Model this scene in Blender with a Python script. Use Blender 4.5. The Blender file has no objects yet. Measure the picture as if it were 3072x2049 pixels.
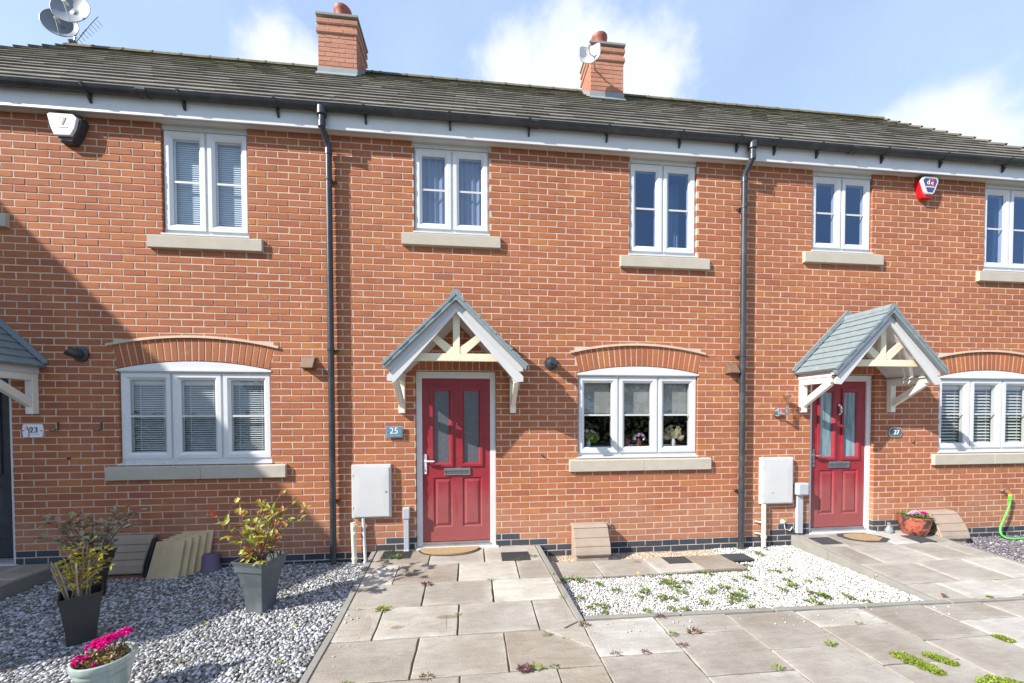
import bpy, math, random
import numpy as np
from mathutils import Vector, Matrix
random.seed(7); RNG = np.random.default_rng(11)
SC = bpy.context.scene
COL = SC.collection
R = math.radians
rnd = random.uniform
ORG = {}          # world origin of every object we make

# ------------------------------------------------------------------ materials
def new_mat(name):
    m = bpy.data.materials.new(name); m.use_nodes = True
    nt = m.node_tree
    return m, nt, nt.nodes['Principled BSDF']
def N(nt, typ, **kw):
    n = nt.nodes.new(typ)
    for k, v in kw.items():
        if k.startswith('i_'): n.inputs[k[2:].replace('_', ' ')].default_value = v
        else: setattr(n, k, v)
    return n
def L(nt, a, b): nt.links.new(a, b)
def coords(nt, scale=(1, 1, 1), out='Object', rot=(0, 0, 0)):
    tc = N(nt, 'ShaderNodeTexCoord'); mp = N(nt, 'ShaderNodeMapping')
    mp.inputs['Scale'].default_value = scale; mp.inputs['Rotation'].default_value = rot
    L(nt, tc.outputs[out], mp.inputs['Vector']); return mp.outputs['Vector']
def noise(nt, vec, scale, detail=4, rough=.6, dist=0):
    n = N(nt, 'ShaderNodeTexNoise'); n.inputs['Scale'].default_value = scale
    n.inputs['Detail'].default_value = detail; n.inputs['Roughness'].default_value = rough
    n.inputs['Distortion'].default_value = dist
    if vec is not None: L(nt, vec, n.inputs['Vector'])
    return n.outputs['Fac']
def ramp(nt, fac, stops, interp='LINEAR'):
    r = N(nt, 'ShaderNodeValToRGB'); e = r.color_ramp.elements; r.color_ramp.interpolation = interp
    while len(e) < len(stops): e.new(.5)
    for el, (p, c) in zip(e, stops):
        el.position = p; el.color = (c[0], c[1], c[2], 1) if len(c) == 3 else c
    L(nt, fac, r.inputs['Fac']); return r.outputs['Color']
def g3(v): return (v, v, v)
def mix(nt, a, b, fac, mode='MIX'):
    m = N(nt, 'ShaderNodeMix', data_type='RGBA', blend_type=mode)
    for s, v in ((m.inputs['A'], a), (m.inputs['B'], b)):
        if isinstance(v, tuple): s.default_value = (v[0], v[1], v[2], 1)
        else: L(nt, v, s)
    f = m.inputs['Factor']
    if isinstance(fac, (int, float)): f.default_value = fac
    else: L(nt, fac, f)
    return m.outputs['Result']
def bump(nt, h, strength, dist, bs):
    b = N(nt, 'ShaderNodeBump'); b.inputs['Strength'].default_value = strength
    b.inputs['Distance'].default_value = dist
    L(nt, h, b.inputs['Height']); L(nt, b.outputs['Normal'], bs.inputs['Normal'])
def island(nt): return N(nt, 'ShaderNodeNewGeometry').outputs['Random Per Island']
def plain(name, col, rough=.5, metal=0, var=.12, nscale=9, bmp=0, spec=.5, dirt=None):
    m, nt, bs = new_mat(name)
    v = coords(nt)
    n1 = noise(nt, v, nscale, 5, .65)
    c = ramp(nt, n1, [(.25, tuple(x*(1-var) for x in col)), (.75, tuple(min(1, x*(1+var)) for x in col))])
    if dirt:
        n2 = noise(nt, v, nscale*.35, 6, .7)
        f = ramp(nt, n2, [(.5, g3(0)), (.72, g3(dirt[1]))])
        c = mix(nt, c, dirt[0], f)
    L(nt, c, bs.inputs['Base Color'])
    rr = ramp(nt, n1, [(.2, g3(max(0, rough-.08))), (.8, g3(min(1, rough+.08)))]); L(nt, rr, bs.inputs['Roughness'])
    bs.inputs['Metallic'].default_value = metal; bs.inputs['Specular IOR Level'].default_value = spec
    if bmp: bump(nt, noise(nt, v, nscale*12, 3), bmp, .002, bs)
    return m
M = {}
def brick_mat(name, stops, seed=0, pale=.35):
    m, nt, bs = new_mat(name)
    isl = island(nt); v = coords(nt)
    sv = coords(nt, (5, 5, 60)); st = noise(nt, sv, 1.2, 5, .7)
    c = ramp(nt, isl, stops)
    c = mix(nt, c, ramp(nt, st, [(.3, g3(.72)), (.7, g3(1.18))]), .55, 'MULTIPLY')
    big = noise(nt, v, .7, 5, .6)
    c = mix(nt, c, ramp(nt, big, [(.33, (.84, .82, .82)), (.5, (1, 1, 1)), (.68, (1.1, 1.1, 1.06))]), .9, 'MULTIPLY')
    run = noise(nt, coords(nt, (3.5, 3.5, .5)), 1, 5, .7)
    c = mix(nt, c, ramp(nt, run, [(.3, (.86, .85, .85)), (.55, (1, 1, 1)), (.75, (1.08, 1.06, 1.04))]), .7, 'MULTIPLY')
    sz_ = N(nt, 'ShaderNodeSeparateXYZ'); L(nt, v, sz_.inputs[0]); zz_ = N(nt, 'ShaderNodeMath', operation='MULTIPLY_ADD'); L(nt, noise(nt, v, 2.4, 5), zz_.inputs[0]); zz_.inputs[1].default_value = -.9; L(nt, sz_.outputs['Z'], zz_.inputs[2])
    c = mix(nt, c, (.5, .33, .24), ramp(nt, zz_.outputs[0], [(.0, g3(.22 if pale > .15 else .0)), (.2, g3(0))]))
    # pale efflorescence smears on some bricks
    e = noise(nt, v, 7, 5, .75)
    ef = ramp(nt, e, [(.6, g3(0)), (.78, g3(pale))])
    c = mix(nt, c, (.62, .5, .42), ef)
    L(nt, c, bs.inputs['Base Color']); bs.inputs['Roughness'].default_value = .88
    bs.inputs['Specular IOR Level'].default_value = .25
    fine = noise(nt, v, 90, 4, .7)
    mx = N(nt, 'ShaderNodeMath', operation='ADD'); L(nt, fine, mx.inputs[0]); L(nt, st, mx.inputs[1])
    bump(nt, mx.outputs[0], .55, .003, bs)
    return m
M['brick'] = brick_mat('red_brick', [(0, (.345, .11, .06)), (.1, (.375, .125, .06)), (.4, (.392, .134, .062)), (.7, (.402, .14, .063)),
                                      (.92, (.42, .15, .064)), (.985, (.45, .172, .062)), (1, (.33, .108, .068))])
M['chimbrick'] = brick_mat('chimney_brick', [(0, (.44, .19, .125)), (.5, (.49, .22, .145)), (1, (.52, .25, .16))], pale=.2)
M['blue'] = brick_mat('blue_brick', [(0, (.045, .055, .072)), (.5, (.065, .075, .095)), (1, (.055, .06, .07))], pale=.12)
M['mortar'] = plain('mortar', (.56, .455, .365), .95, var=.16, nscale=14, bmp=.6, spec=.15, dirt=((.55, .43, .33), .4))
M['label'] = plain('pale_clay_tile', (.55, .4, .3), .85, var=.15, nscale=10, bmp=.3)
M['stone'] = plain('cast_stone', (.47, .425, .35), .85, var=.07, nscale=7, bmp=.35, spec=.2, dirt=((.4, .35, .27), .35))
M['pvc'] = plain('white_upvc', (.66, .66, .66), .3, var=.03, nscale=3, dirt=((.47, .46, .43), .35))
M['pvcg'] = plain('white_plastic_trim', (.58, .575, .57), .4, var=.04, nscale=5, dirt=((.55, .53, .5), .2))
M['cream'] = plain('cream_painted_wood', (.72, .66, .48), .5, var=.06, nscale=12, bmp=.2, dirt=((.45, .4, .28), .25))
M['creamw'] = plain('ivory_painted_wood', (.76, .73, .64), .5, var=.05, nscale=12, bmp=.2, dirt=((.5, .47, .4), .25))
M['black'] = plain('black_plastic', (.035, .04, .048), .35, var=.25, nscale=12, dirt=((.12, .12, .12), .3))
M['gutter'] = plain('black_gutter_plastic', (.036, .039, .045), .36, var=.3, nscale=6, dirt=((.15, .14, .13), .5))
M['red'] = None
M['chrome'] = plain('chrome', (.75, .75, .76), .16, 1, var=.05)
M['steel'] = plain('brushed_steel', (.55, .55, .56), .3, 1, var=.08)
M['greyp'] = plain('grey_plastic', (.42, .44, .47), .5, var=.06)
M['meter'] = plain('white_meter_plastic', (.57, .57, .565), .45, var=.04, nscale=4, dirt=((.46, .44, .4), .45))
M['creamp'] = plain('cream_pvc_pipe', (.72, .69, .55), .4, var=.05, dirt=((.5, .45, .35), .3))
M['brownp'] = plain('brown_plastic', (.2, .115, .075), .5, var=.12)
M['dish'] = plain('shade_grey_dish', (.22, .24, .28), .5, var=.05)  # grey-blue base colour has the shade on the mast dishes put into it
M['lead'] = plain('lead_flashing', (.25, .275, .285), .6, var=.14, nscale=8, bmp=.3)
M['pot_t'] = plain('terracotta', (.33, .085, .055), .6, var=.12)
M['concrete'] = plain('kerb_concrete', (.27, .26, .235), .9, var=.12, nscale=9, bmp=.5, spec=.2, dirt=((.2, .18, .13), .45))
M['beige'] = plain('beige_plastic', (.36, .28, .22), .7, var=.09, nscale=6, bmp=.25, spec=.25, dirt=((.45, .38, .32), .5))
M['drk'] = plain('dark_rubber', (.05, .05, .055), .8, var=.2, nscale=20)
M['purple'] = plain('purple_plastic', (.14, .1, .16), .6, var=.1)
M['hose'] = plain('green_hose_rubber', (.1, .62, .06), .35, var=.08)
M['hosey'] = plain('yellow_orange_plastic', (.9, .42, .03), .4)
M['numblue'] = plain('slate_blue_plaque', (.12, .24, .32), .25, var=.12)
M['numsil'] = plain('silver_plate', (.5, .52, .55), .3, .6, var=.1)
M['numw'] = plain('plaque_white', (.8, .8, .84), .4, var=.03)
M['numk'] = plain('plaque_ink', (.03, .03, .04), .5)
M['alarmn'] = plain('alarm_navy', (.03, .06, .17), .4, var=.1)
M['alarmr'] = plain('alarm_red', (.72, .01, .02), .3, var=.08)
M['slab2'] = plain('buff_sandstone', (.64, .49, .29), .9, var=.12, nscale=7, bmp=.5, dirt=((.45, .3, .08), .75))
M['dirt'] = plain('earth', (.16, .14, .115), .95, var=.35, nscale=30, bmp=.8)
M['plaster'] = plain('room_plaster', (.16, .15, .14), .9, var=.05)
M['blind'] = plain('blind_fabric', (.36, .36, .335), .8, var=.04)
M['curtain'] = plain('net_curtain', (.36, .42, .5), .9, var=.1, nscale=4)
M['blindb'] = plain('pale_blue_blind', (.42, .5, .56), .6, var=.05)
M['slat'] = plain('white_blind_slat', (.8, .82, .84), .5, var=.04)
M['bark'] = plain('twig_bark', (.2, .13, .09), .85, var=.3, nscale=40)
M['barkl'] = plain('pale_twig_bark', (.36, .28, .19), .85, var=.3, nscale=40)
M['coir'] = plain('coir_fibre', (.36, .24, .12), .98, var=.4, nscale=70, bmp=1)
M['joint'] = plain('moss_soil_joint', (.085, .068, .04), .98, var=.5, nscale=16, bmp=.8, dirt=((.13, .16, .03), .8))
M['navy'] = plain('asphalt', (.06, .06, .062), .9, var=.25, nscale=20, bmp=.5)
# reds
def door_mat():
    m, nt, bs = new_mat('red_door_grp')
    v = coords(nt); n = noise(nt, v, 5, 4)
    L(nt, ramp(nt, n, [(.3, (.25, .018, .028)), (.7, (.3, .024, .034))]), bs.inputs['Base Color'])
    bs.inputs['Roughness'].default_value = .38
    c0 = bs.inputs['Base Color'].links[0].from_socket; sz_ = N(nt, 'ShaderNodeSeparateXYZ'); L(nt, v, sz_.inputs[0])
    zz_ = N(nt, 'ShaderNodeMath', operation='MULTIPLY_ADD'); L(nt, noise(nt, coords(nt, (9, 9, 2)), 1, 6, .7), zz_.inputs[0]); zz_.inputs[1].default_value = -1.2; L(nt, sz_.outputs['Z'], zz_.inputs[2])
    c1 = mix(nt, c0, (.3, .12, .11), ramp(nt, zz_.outputs[0], [(0, g3(.5)), (.3, g3(0))]))  # dust low on the leaf; the paler red also paints in sky sheen
    c1 = mix(nt, c1, (.36, .1, .1), ramp(nt, noise(nt, v, 2.2, 6, .65), [(.48, g3(0)), (.75, g3(.35))])); L(nt, c1, bs.inputs['Base Color'])
    gv = coords(nt, (40, 40, 4)); g = noise(nt, gv, 2.2, 5, .6, .6)
    bump(nt, g, .18, .002, bs); return m
M['red'] = door_mat()
def glass_mat(name, tint=(.72, .76, .8), refl=(1, 1, 1), base=.055, rough=.0, wav=0):
    m, nt, bs = new_mat(name); nt.nodes.remove(bs)
    out = nt.nodes['Material Output']
    tr = N(nt, 'ShaderNodeBsdfTransparent'); tr.inputs['Color'].default_value = (*tint, 1)
    gl = N(nt, 'ShaderNodeBsdfGlossy'); gl.inputs['Roughness'].default_value = rough
    gl.inputs['Color'].default_value = (*refl, 1)
    ge = N(nt, 'ShaderNodeNewGeometry'); dt = N(nt, 'ShaderNodeVectorMath', operation='DOT_PRODUCT'); L(nt, ge.outputs['Incoming'], dt.inputs[0]); L(nt, ge.outputs['Normal'], dt.inputs[1])
    ab = N(nt, 'ShaderNodeMath', operation='ABSOLUTE'); L(nt, dt.outputs['Value'], ab.inputs[0])
    om = N(nt, 'ShaderNodeMath', operation='SUBTRACT'); om.inputs[0].default_value = 1; L(nt, ab.outputs[0], om.inputs[1])
    pw = N(nt, 'ShaderNodeMath', operation='POWER'); L(nt, om.outputs[0], pw.inputs[0]); pw.inputs[1].default_value = 4.5
    ad = N(nt, 'ShaderNodeMath', operation='ADD', use_clamp=True); ad.inputs[1].default_value = base+.05
    L(nt, pw.outputs[0], ad.inputs[0])
    mx = N(nt, 'ShaderNodeMixShader'); L(nt, ad.outputs[0], mx.inputs[0]); L(nt, tr.outputs[0], mx.inputs[1]); L(nt, gl.outputs[0], mx.inputs[2])
    if wav:
        b = N(nt, 'ShaderNodeBump'); b.inputs['Strength'].default_value = wav; b.inputs['Distance'].default_value = .01
        L(nt, noise(nt, coords(nt), 1.6 if wav < .3 else 60, 1), b.inputs['Height']); L(nt, b.outputs[0], gl.inputs['Normal'])
    L(nt, mx.outputs[0], out.inputs['Surface']); return m
M['glass'] = glass_mat('window_glass', tint=(.78, .8, .79), base=.02, wav=.03)
M['glassclear'] = glass_mat('clear_window_glass', tint=(.95, .97, 1), base=.02, wav=.03)
M['glassmid'] = glass_mat('dim_window_glass', tint=(.7, .74, .8), refl=(.7, .8, 1), base=.05, wav=.03)
M['glassup'] = glass_mat('upper_window_glass', tint=(.7, .76, .86), refl=(.45, .66, 1), base=.12, wav=.03)
def obscure():
    m, nt, bs = new_mat('obscured_glass')
    v = coords(nt); n = noise(nt, v, 140, 3, .7)
    L(nt, ramp(nt, n, [(.4, (.07, .075, .085)), (.75, (.17, .18, .2))]), bs.inputs['Base Color'])
    bs.inputs['Roughness'].default_value = .16; bs.inputs['Specular IOR Level'].default_value = .7
    bump(nt, n, .5, .003, bs); return m
M['obscure'] = obscure()
def obscure2():
    m, nt, bs = new_mat('pale_obscured_glass')
    v = coords(nt, (14, 14, 1.2)); n = noise(nt, v, 1.5, 4, .6)
    L(nt, ramp(nt, n, [(.35, (.1, .17, .19)), (.7, (.32, .42, .45))]), bs.inputs['Base Color'])
    bs.inputs['Roughness'].default_value = .2; return m
M['obscure2'] = obscure2()
def tile_mat():
    m, nt, bs = new_mat('concrete_roof_tile')
    isl = island(nt); v = coords(nt)
    c = ramp(nt, isl, [(0, (.15, .135, .115)), (.5, (.185, .168, .143)), (1, (.225, .205, .175))])
    # moss and lichen patches, heavier towards the ridge
    sep = N(nt, 'ShaderNodeSeparateXYZ'); tc = N(nt, 'ShaderNodeTexCoord'); L(nt, tc.outputs['Object'], sep.inputs[0])
    hz = N(nt, 'ShaderNodeMapRange'); hz.inputs['From Min'].default_value = 5.2; hz.inputs['From Max'].default_value = 7.8
    L(nt, sep.outputs['Z'], hz.inputs['Value'])
    n1 = noise(nt, coords(nt, (1, 1, 1)), 2.2, 8, .78)
    ad = N(nt, 'ShaderNodeMath', operation='MULTIPLY_ADD'); L(nt, hz.outputs[0], ad.inputs[0]); ad.inputs[1].default_value = .26; L(nt, n1, ad.inputs[2])
    f1 = ramp(nt, ad.outputs[0], [(.62, g3(0)), (.8, g3(.8))])
    moss = ramp(nt, noise(nt, v, 9, 4), [(.35, (.12, .105, .07)), (.55, (.16, .145, .08)), (.75, (.27, .25, .11))])
    c = mix(nt, c, moss, f1)
    n3 = noise(nt, v, 26, 5, .8); c = mix(nt, c, ramp(nt, n3, [(.35, g3(.75)), (.7, g3(1.2))]), .7, 'MULTIPLY')
    L(nt, c, bs.inputs['Base Color']); bs.inputs['Roughness'].default_value = .92; bs.inputs['Specular IOR Level'].default_value = .2
    bump(nt, n3, .5, .006, bs); return m
M['tile'] = tile_mat()
def grp_mat():
    m, nt, bs = new_mat('grey_canopy_tile')
    v = coords(nt); n = noise(nt, v, 14, 6, .75)
    c = ramp(nt, n, [(.25, (.15, .195, .215)), (.5, (.205, .25, .265)), (.8, (.29, .325, .325))])
    L(nt, c, bs.inputs['Base Color']); bs.inputs['Roughness'].default_value = .55
    bump(nt, noise(nt, v, 70, 4), .4, .004, bs); return m
M['grp'] = grp_mat()
def paving_mat(name, stops, warm=True):
    m, nt, bs = new_mat(name)
    isl = island(nt); v = coords(nt)
    c = ramp(nt, isl, stops)
    # riven, streaky sandstone: stretched noise at a diagonal, offset per slab
    comb = N(nt, 'ShaderNodeCombineXYZ'); mu = N(nt, 'ShaderNodeMath', operation='MULTIPLY'); mu.inputs[1].default_value = 37.
    L(nt, isl, mu.inputs[0]); L(nt, mu.outputs[0], comb.inputs[0]); L(nt, mu.outputs[0], comb.inputs[1])
    va = N(nt, 'ShaderNodeVectorMath', operation='ADD'); L(nt, v, va.inputs[0]); L(nt, comb.outputs[0], va.inputs[1])
    mp = N(nt, 'ShaderNodeMapping'); mp.inputs['Scale'].default_value = (3, 13, 1); mp.inputs['Rotation'].default_value = (0, 0, .55)
    L(nt, va.outputs[0], mp.inputs[0])
    s = noise(nt, mp.outputs[0], 1.3, 9, .74, 1.1)
    c = mix(nt, c, ramp(nt, s, [(.28, (.78, .74, .7)), (.5, (1, .99, .97)), (.72, (1.2, 1.19, 1.16))]), .9, 'MULTIPLY')
    cl = noise(nt, va.outputs[0], 1.9, 4, .55)
    c = mix(nt, c, ramp(nt, cl, [(.4, (.9, .875, .85)), (.6, (1.16, 1.18, 1.2))]), .8, 'MULTIPLY')
    at = N(nt, 'ShaderNodeAttribute'); at.attribute_name = 'edge'
    en = N(nt, 'ShaderNodeMath', operation='MULTIPLY'); L(nt, at.outputs['Fac'], en.inputs[0]); L(nt, ramp(nt, noise(nt, va.outputs[0], 2.6, 5, .6), [(.4, g3(.05)), (.62, g3(1))]), en.inputs[1])
    c = mix(nt, c, mix(nt, c, (1.25, 1.26, 1.27), 1, 'MULTIPLY'), en.outputs[0])
    sp = noise(nt, v, 55, 5, .75)
    c = mix(nt, c, (.2, .15, .1), ramp(nt, sp, [(.58, g3(0)), (.72, g3(.4))]))
    if name.startswith('path'):
        tc2 = N(nt, 'ShaderNodeTexCoord'); nz = noise(nt, v, 9, 4)
        for cx_, cy_, sx_, sy_ in ((4.12, -1.43, 9.5, 24), (4.5, -1.33, 5.6, 22), (4.1, -.6, 12, 30), (6.6, -.36, 10, 14)):
            m2 = N(nt, 'ShaderNodeMapping'); m2.inputs['Location'].default_value = (-cx_*sx_, -cy_*sy_, 0); m2.inputs['Scale'].default_value = (sx_, sy_, 0); L(nt, tc2.outputs['Object'], m2.inputs[0])
            le = N(nt, 'ShaderNodeVectorMath', operation='LENGTH'); L(nt, m2.outputs[0], le.inputs[0])
            sb = N(nt, 'ShaderNodeMath', operation='MULTIPLY_ADD'); L(nt, nz, sb.inputs[0]); sb.inputs[1].default_value = .9; L(nt, le.outputs['Value'], sb.inputs[2])
            c = mix(nt, c, (.17, .115, .07), ramp(nt, sb.outputs[0], [(0, g3(.8)), (.95, g3(.5)), (1, g3(0))]))
    rust = noise(nt, va.outputs[0], 3.1, 3, .5)
    c = mix(nt, c, (.26, .18, .11), ramp(nt, rust, [(.71, g3(0)), (.78, g3(.55))]))
    L(nt, c, bs.inputs['Base Color']); bs.inputs['Roughness'].default_value = .85; bs.inputs['Specular IOR Level'].default_value = .25
    mx = N(nt, 'ShaderNodeMath', operation='ADD'); L(nt, s, mx.inputs[0]); L(nt, sp, mx.inputs[1])
    bump(nt, mx.outputs[0], .6, .009, bs); return m
M['paveP'] = paving_mat('path_sandstone', [(0, (.28, .24, .2)), (.3, (.355, .32, .272)), (.5, (.305, .278, .244)), (.8, (.4, .372, .328)), (1, (.445, .42, .372))])
M['paveF'] = paving_mat('patio_sandstone', [(0, (.275, .248, .216)), (.4, (.325, .3, .267)), (.75, (.36, .34, .31)), (1, (.42, .4, .37))])
def stone_mat(name, stops, rough=.75):
    m, nt, bs = new_mat(name)
    c = ramp(nt, island(nt), stops, 'CONSTANT' if len(stops) > 6 else 'LINEAR')
    n = noise(nt, coords(nt), 160, 2); c = mix(nt, c, ramp(nt, n, [(.3, g3(.8)), (.7, g3(1.15))]), .7, 'MULTIPLY')
    L(nt, c, bs.inputs['Base Color']); bs.inputs['Roughness'].default_value = rough; return m
M['gravL'] = stone_mat('grey_white_chippings', [(0, (.13, .125, .115)), (.16, (.23, .225, .21)), (.3, (.48, .48, .5)), (.4, (.33, .33, .33)), (.54, (.54, .545, .57)),
                                                 (.64, (.17, .165, .15)), (.74, (.42, .43, .46)), (.86, (.2, .195, .18)), (.93, (.62, .62, .66))])
M['gravW'] = stone_mat('white_chippings', [(0, (.24, .2, .15)), (.08, (.4, .37, .32)), (.25, (.54, .52, .49)), (.6, (.62, .61, .59)), (1, (.68, .67, .66))])
M['gravB'] = stone_mat('brown_pea_gravel', [(0, (.3, .19, .12)), (.35, (.5, .36, .25)), (.7, (.62, .48, .36)), (1, (.75, .66, .55))])
M['gravS'] = stone_mat('plum_slate_chippings', [(0, (.1, .085, .1)), (.5, (.17, .145, .17)), (.8, (.25, .23, .25)), (1, (.45, .43, .43))])
def leaf_mat(name, stops, trans=.25):
    m, nt, bs = new_mat(name)
    c = ramp(nt, island(nt), stops)
    n = noise(nt, coords(nt), 60, 3); c = mix(nt, c, ramp(nt, n, [(.3, g3(.75)), (.7, g3(1.2))]), .8, 'MULTIPLY')
    L(nt, c, bs.inputs['Base Color']); bs.inputs['Roughness'].default_value = .45
    out = nt.nodes['Material Output']; tl = N(nt, 'ShaderNodeBsdfTranslucent'); L(nt, c, tl.inputs['Color'])
    mx = N(nt, 'ShaderNodeMixShader'); mx.inputs[0].default_value = trans
    L(nt, bs.outputs[0], mx.inputs[1]); L(nt, tl.outputs[0], mx.inputs[2]); L(nt, mx.outputs[0], out.inputs['Surface'])
    return m
M['leafA'] = leaf_mat('autumn_leaf', [(0, (.36, .02, .03)), (.12, (.5, .1, .06)), (.28, (.55, .26, .09)), (.45, (.4, .38, .06)), (.75, (.34, .42, .06)), (1, (.5, .48, .12))])
M['leafB'] = leaf_mat('dull_leaf', [(0, (.3, .1, .1)), (.25, (.4, .26, .2)), (.6, (.34, .36, .2)), (1, (.42, .46, .27))])
M['leafY'] = leaf_mat('yellow_leaf', [(0, (.38, .19, .08)), (.25, (.6, .4, .04)), (.6, (.68, .6, .06)), (1, (.45, .52, .05))])
M['leafG'] = leaf_mat('weed_leaf', [(0, (.2, .1, .05)), (.25, (.13, .17, .03)), (.6, (.11, .22, .025)), (1, (.18, .3, .05))])
M['leafM'] = leaf_mat('moss', [(0, (.16, .11, .04)), (.3, (.2, .26, .03)), (1, (.28, .4, .05))])
M['leafP'] = leaf_mat('purple_weed_leaf', [(0, (.1, .03, .05)), (1, (.25, .12, .13))])
M['leafD'] = leaf_mat('brown_leaf', [(0, (.09, .035, .02)), (.6, (.22, .1, .05)), (.85, (.3, .3, .06)), (1, (.35, .4, .08))])
M['petal'] = leaf_mat('magenta_petal', [(0, (.75, .0, .22)), (.6, (.9, .01, .3)), (1, (.85, .02, .55))], .3)
M['petalp'] = leaf_mat('lilac_petal', [(0, (.6, .35, .6)), (1, (.8, .6, .78))], .3)
M['petalw'] = leaf_mat('white_petal', [(0, (.75, .7, .66)), (1, (.85, .82, .82))], .3)
M['straw'] = leaf_mat('dried_flower', [(0, (.5, .38, .22)), (1, (.7, .6, .42))], .2)
M['hedge'] = leaf_mat('dark_foliage', [(0, (.05, .07, .025)), (.6, (.09, .14, .04)), (1, (.15, .2, .06))], .2)
def glaze():
    m, nt, bs = new_mat('green_glaze')
    v = coords(nt, (10, 10, 1)); n = noise(nt, v, 2, 5)
    L(nt, ramp(nt, n, [(.3, (.26, .33, .3)), (.6, (.38, .44, .39)), (.8, (.3, .4, .42))]), bs.inputs['Base Color'])
    bs.inputs['Roughness'].default_value = .2; bs.inputs['Coat Weight'].default_value = .4; return m
M['glaze'] = glaze()
def glaze2():
    m, nt, bs = new_mat('mottled_red_glaze')
    n = noise(nt, coords(nt), 14, 5, .6, 1)
    L(nt, ramp(nt, n, [(.42, (.07, .045, .045)), (.52, (.38, .1, .06)), (.75, (.45, .14, .08))]), bs.inputs['Base Color'])
    bs.inputs['Roughness'].default_value = .3; return m
M['glaze2'] = glaze2()
M['potg'] = plain('slate_grey_planter', (.09, .105, .115), .55, var=.3, nscale=5, bmp=.2, dirt=((.22, .24, .25), .5))
M['potk'] = plain('black_planter', (.028, .03, .03), .5, var=.3, nscale=7, dirt=((.07, .065, .05), .5))

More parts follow.
